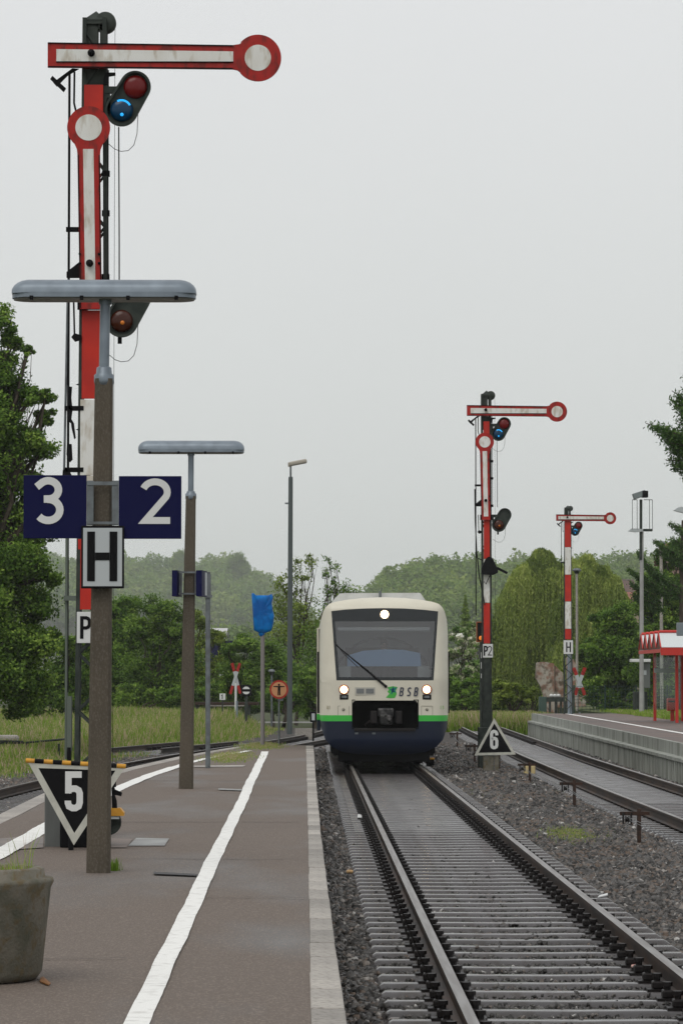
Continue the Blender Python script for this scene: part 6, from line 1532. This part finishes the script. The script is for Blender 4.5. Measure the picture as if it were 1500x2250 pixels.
# ---- far woods on the two hills
def forest(name, label, xr, yr, n, hmin, hmax, leaf, per):
    P = []; Nn = []; T = []; mb = MB()
    for i in range(n):
        y = random.uniform(*yr); x = random.uniform(xr[0], xr[1]) * y / yr[1]; z = hill_z(x, y); h = random.uniform(hmin, hmax); r = h*random.uniform(.28,.42)
        tt = random.gauss(.5, .16); thin = random.random() < .12
        nl = int(per*(.3 if thin else 1)); d = unit(nl); rad = (rng.random(nl)**.35)[:, None]
        lump = 1 + .22*np.sin(d[:, :1]*5 + i) * np.cos(d[:, 2:]*6 + i*2)
        c = np.array([x, y, z + h*.62]) + d*rad*lump*np.array([r, r, h*.42])
        P.append(c); Nn.append(d + np.array([0,0,.5])); T.append(np.clip(rng.normal(tt, .13, nl), 0, 1))
        mb.tube([(x, y, z-1), (x, y, z+h*.8)], [.22,.06], 4, caps=False)
    P = np.concatenate(P); V, FQ = leaves(P, leaf, nrm=np.concatenate(Nn), aspect=.7)
    o = np_mesh(name, V, FQ, np.concatenate(T), LM['leaf_forest']); tag(o, label, 'woodland', None, 'stuff')
    q = mb.build('far_trunks', M['trunk'], o); 
forest('far_woodland', 'hazy wooded hill far away on the left', (-270, 30), (1650, 2150), 480, 13, 24, 1.9, 800)
forest('near_woodland', 'wooded hill behind the railcar and the willows', (-40, 160), (900, 1250), 560, 10, 17, 1.2, 850)
# single trees standing out on the far skyline
for px, py, w_, lab in ((400, 1206, 26, 'reddish bare-topped tree on the far left skyline by the farther lamp post'), (522, 1212, 27, 'rounded tree standing above the far left skyline'), (458, 1240, 24, 'thin tree low on the far left skyline'), (1195, 1212, 26, 'airy treetop on the skyline above the large willow')):
    Y = 1900 if px < 1000 else 900
    p = at(px, py, Y); g0 = hill_z(p.x, Y)
    tree('skyline_tree', lab, 'tree', Y, px, [(px, py+w_*.7, w_*.7), (px-w_*.5, py+w_*1.3, w_*.6), (px+w_*.5, py+w_*1.4, w_*.6), (px, py+w_*1.8, w_*.8)], 'leaf_forest', 1.0 if px < 1000 else .6, .55 if px < 1000 else 1.6, zb=g0, tr=.5, group='trees standing out on the skyline', gap=.1, shell=.2, extra=0, twig=3)

# ------------------------------------------------------------------ grass
def grass(name, label, X, Y, Z0, h, wd, mt='grass_blades', tmean=.35, tips=.5, parent=None, loc=(0,0,0), lean=.35):
    n = len(X); a = rng.uniform(0, 2*pi, n); H = h*rng.uniform(.45, 1.15, n) if np.ndim(h) == 0 else h*rng.uniform(.5, 1.15, n)
    ln = H*rng.uniform(0, lean, n); la = rng.uniform(0, 2*pi, n); ca, sa = np.cos(a)*wd/2, np.sin(a)*wd/2
    b = np.stack([X, Y, Z0], 1); s = np.stack([ca, sa, 0*ca], 1); m_ = b + np.stack([np.cos(la)*ln*.35, np.sin(la)*ln*.35, H*.6], 1); t_ = b + np.stack([np.cos(la)*ln, np.sin(la)*ln, H], 1)
    V = np.stack([b - s, b + s, m_ + s*.8, m_ - s*.8, t_ + s*.25, t_ - s*.25], 1).reshape(-1, 3)
    i = np.arange(n)[:, None]*6; FQ = np.concatenate([i + np.array([[0,1,2,3]]), i + np.array([[3,2,4,5]])], 1).reshape(-1, 4)
    tb = np.clip(rng.normal(tmean, .13, n), 0, .6); tt = np.where(rng.random(n) < tips, rng.uniform(.6, 1, n), tb)
    T = np.stack([tb, tt], 1).ravel()
    o = np_mesh(name, V, FQ, T, LM[mt], parent=parent, loc=loc)
    if label: tag(o, label, None if parent is not None else 'grass', None, 'stuff')
    return o
n = 230000; Y = rng.uniform(84, 148, n); X = rng.uniform(-13.5, 1.0, n)
t3 = np.interp(Y, np.arange(80, 150, .5), [T3(v) for v in np.arange(80, 150, .5)])
lim = t3 - 2.9 + .5*fbm(X, Y, 5, 9); k = (X < lim) & ((X - lim < -1.0) | (rng.random(n) < .5)); X, Y = X[k], Y[k]; d = np.clip((lim[k] - X)/2.2, .25, 1)
hh = (.66 + .30*np.clip((Y-100)/30, -.6, 1)) * d * (1 + .25*fbm(X, Y, 6, 31))
o = grass('meadow_grass', 'tall meadow grass with pale seed heads left of the railcar', X, Y, np.full(len(X), -.40), np.clip(hh, .1, 1.1), .035, tips=.38)
n = 42000; Y = rng.uniform(56, 97, n); X = rng.uniform(-13, -4, n); k = X < np.array([T3(v) for v in Y]) - 2.45 + .25*np.sin(Y*1.3); X, Y = X[k], Y[k]
grass('verge_grass', 'reddish green low weeds beside the curved track at the left edge', X, Y, np.full(len(X), -.38), .28, .03, tmean=.3, tips=.35)
n = 26000; X = rng.uniform(5.2, 9.6, n); Y = rng.uniform(137, 149, n); grass('tall_grass', 'tall pale grass behind the number 6 triangle at the platform end', X, Y, np.full(n, -.4), .85, .04, tips=.5)
n = 40000; X = rng.uniform(11.7, 18, n); Y = rng.uniform(96, 140, n); k = X > 11.75 + .4*np.sin(Y*.7)*.3; grass('lawn_grass', 'short lawn behind the right platform and shelter', X[k], Y[k], np.full(k.sum(), RZ+.02), .12, .035, tips=.1, tmean=.4)
def patch(name, label, px, py, wx, wy, n, h, z, tips=.3, tmean=.4, wd=.008):
    c = ground(px, py, z); X = c.x + rng.normal(0, wx, n); Y = c.y + rng.normal(0, wy, n)
    grass(name, label, X, Y, np.full(n, z-.01), h, wd, tips=tips, tmean=tmean)
patch('weeds', 'patch of yellow-green weeds on the ballast between the tracks', 1272, 1838, .17, 1.0, 5200, .075, -.20, tips=.25, tmean=.5, wd=.007)
patch('weeds', 'faint brownish weeds on the ballast near the third wire post', 1150, 1750, .35, 3.5, 2600, .05, -.20, tips=.6, wd=.007)
patch('weeds', 'small weeds between the rails of the right-hand track', 1275, 1683, .25, 2.0, 1000, .045, -.20, tips=.6, wd=.008)
patch('weeds', 'weeds at the outer sleeper ends right of the second wire post', 1405, 1868, .12, .6, 400, .05, -.21, tips=.4, wd=.006)
patch('weeds', 'small dark green grass tuft at the foot of the nearest lamp post', 252, 1912, .020, .05, 170, .10, EH, tips=0, tmean=.2, wd=.004)
patch('weeds', 'yellowish weeds growing through the platform tip under the blue bag', 574, 1640, .22, 1.6, 2200, .07, EH, tips=.6, tmean=.5, wd=.011)
patch('weeds', 'weeds on the platform behind the bare grey post', 505, 1664, .20, 2.0, 2600, .06, EH, tips=.6, tmean=.5, wd=.011)
patch('weeds', 'low grass at the end of the right platform wall', 1140, 1592, .25, 3, 900, .2, -.3, tips=.2, wd=.03)
# plants in the tub
cx, cy, zt, rr = PLANT; n = 420; a = rng.uniform(0, 2*pi, n); r = rr*.75*np.sqrt(rng.random(n)); a[:60] = rng.normal(0, .3, 60)
X, Y = cx + r*np.cos(a), cy + r*np.sin(a)
grass('potted_grass', 'thin green grass growing in the concrete planter', X, Y, np.full(n, zt), .07, .005, tips=.15, tmean=.5)
n = 26; X = cx + rr*rng.uniform(.45, .72, n); Y = cy + rng.normal(0, .12, n)
grass('potted_stalks', 'long thin stalks rising from the concrete planter', X, Y, np.full(n, zt), .22, .0035, tips=.3, tmean=.5, lean=.5)

# ------------------------------------------------------------------ haze
hz_ = MB(); hz_.box((-1200, -70, -1.6), (1200, 3400, 110)); hm = bpy.data.materials.new('haze'); hm.use_nodes = True; N, L = nodes(hm); N.clear()
o_ = N.new('ShaderNodeOutputMaterial'); v_ = N.new('ShaderNodeVolumePrincipled'); v_.inputs['Color'].default_value = (.93,.95,.95,1); v_.inputs['Density'].default_value = .00018; v_.inputs['Anisotropy'].default_value = .2
L.new(v_.outputs[0], o_.inputs['Volume']); tag(hz_.build('haze', hm), kind='stuff')
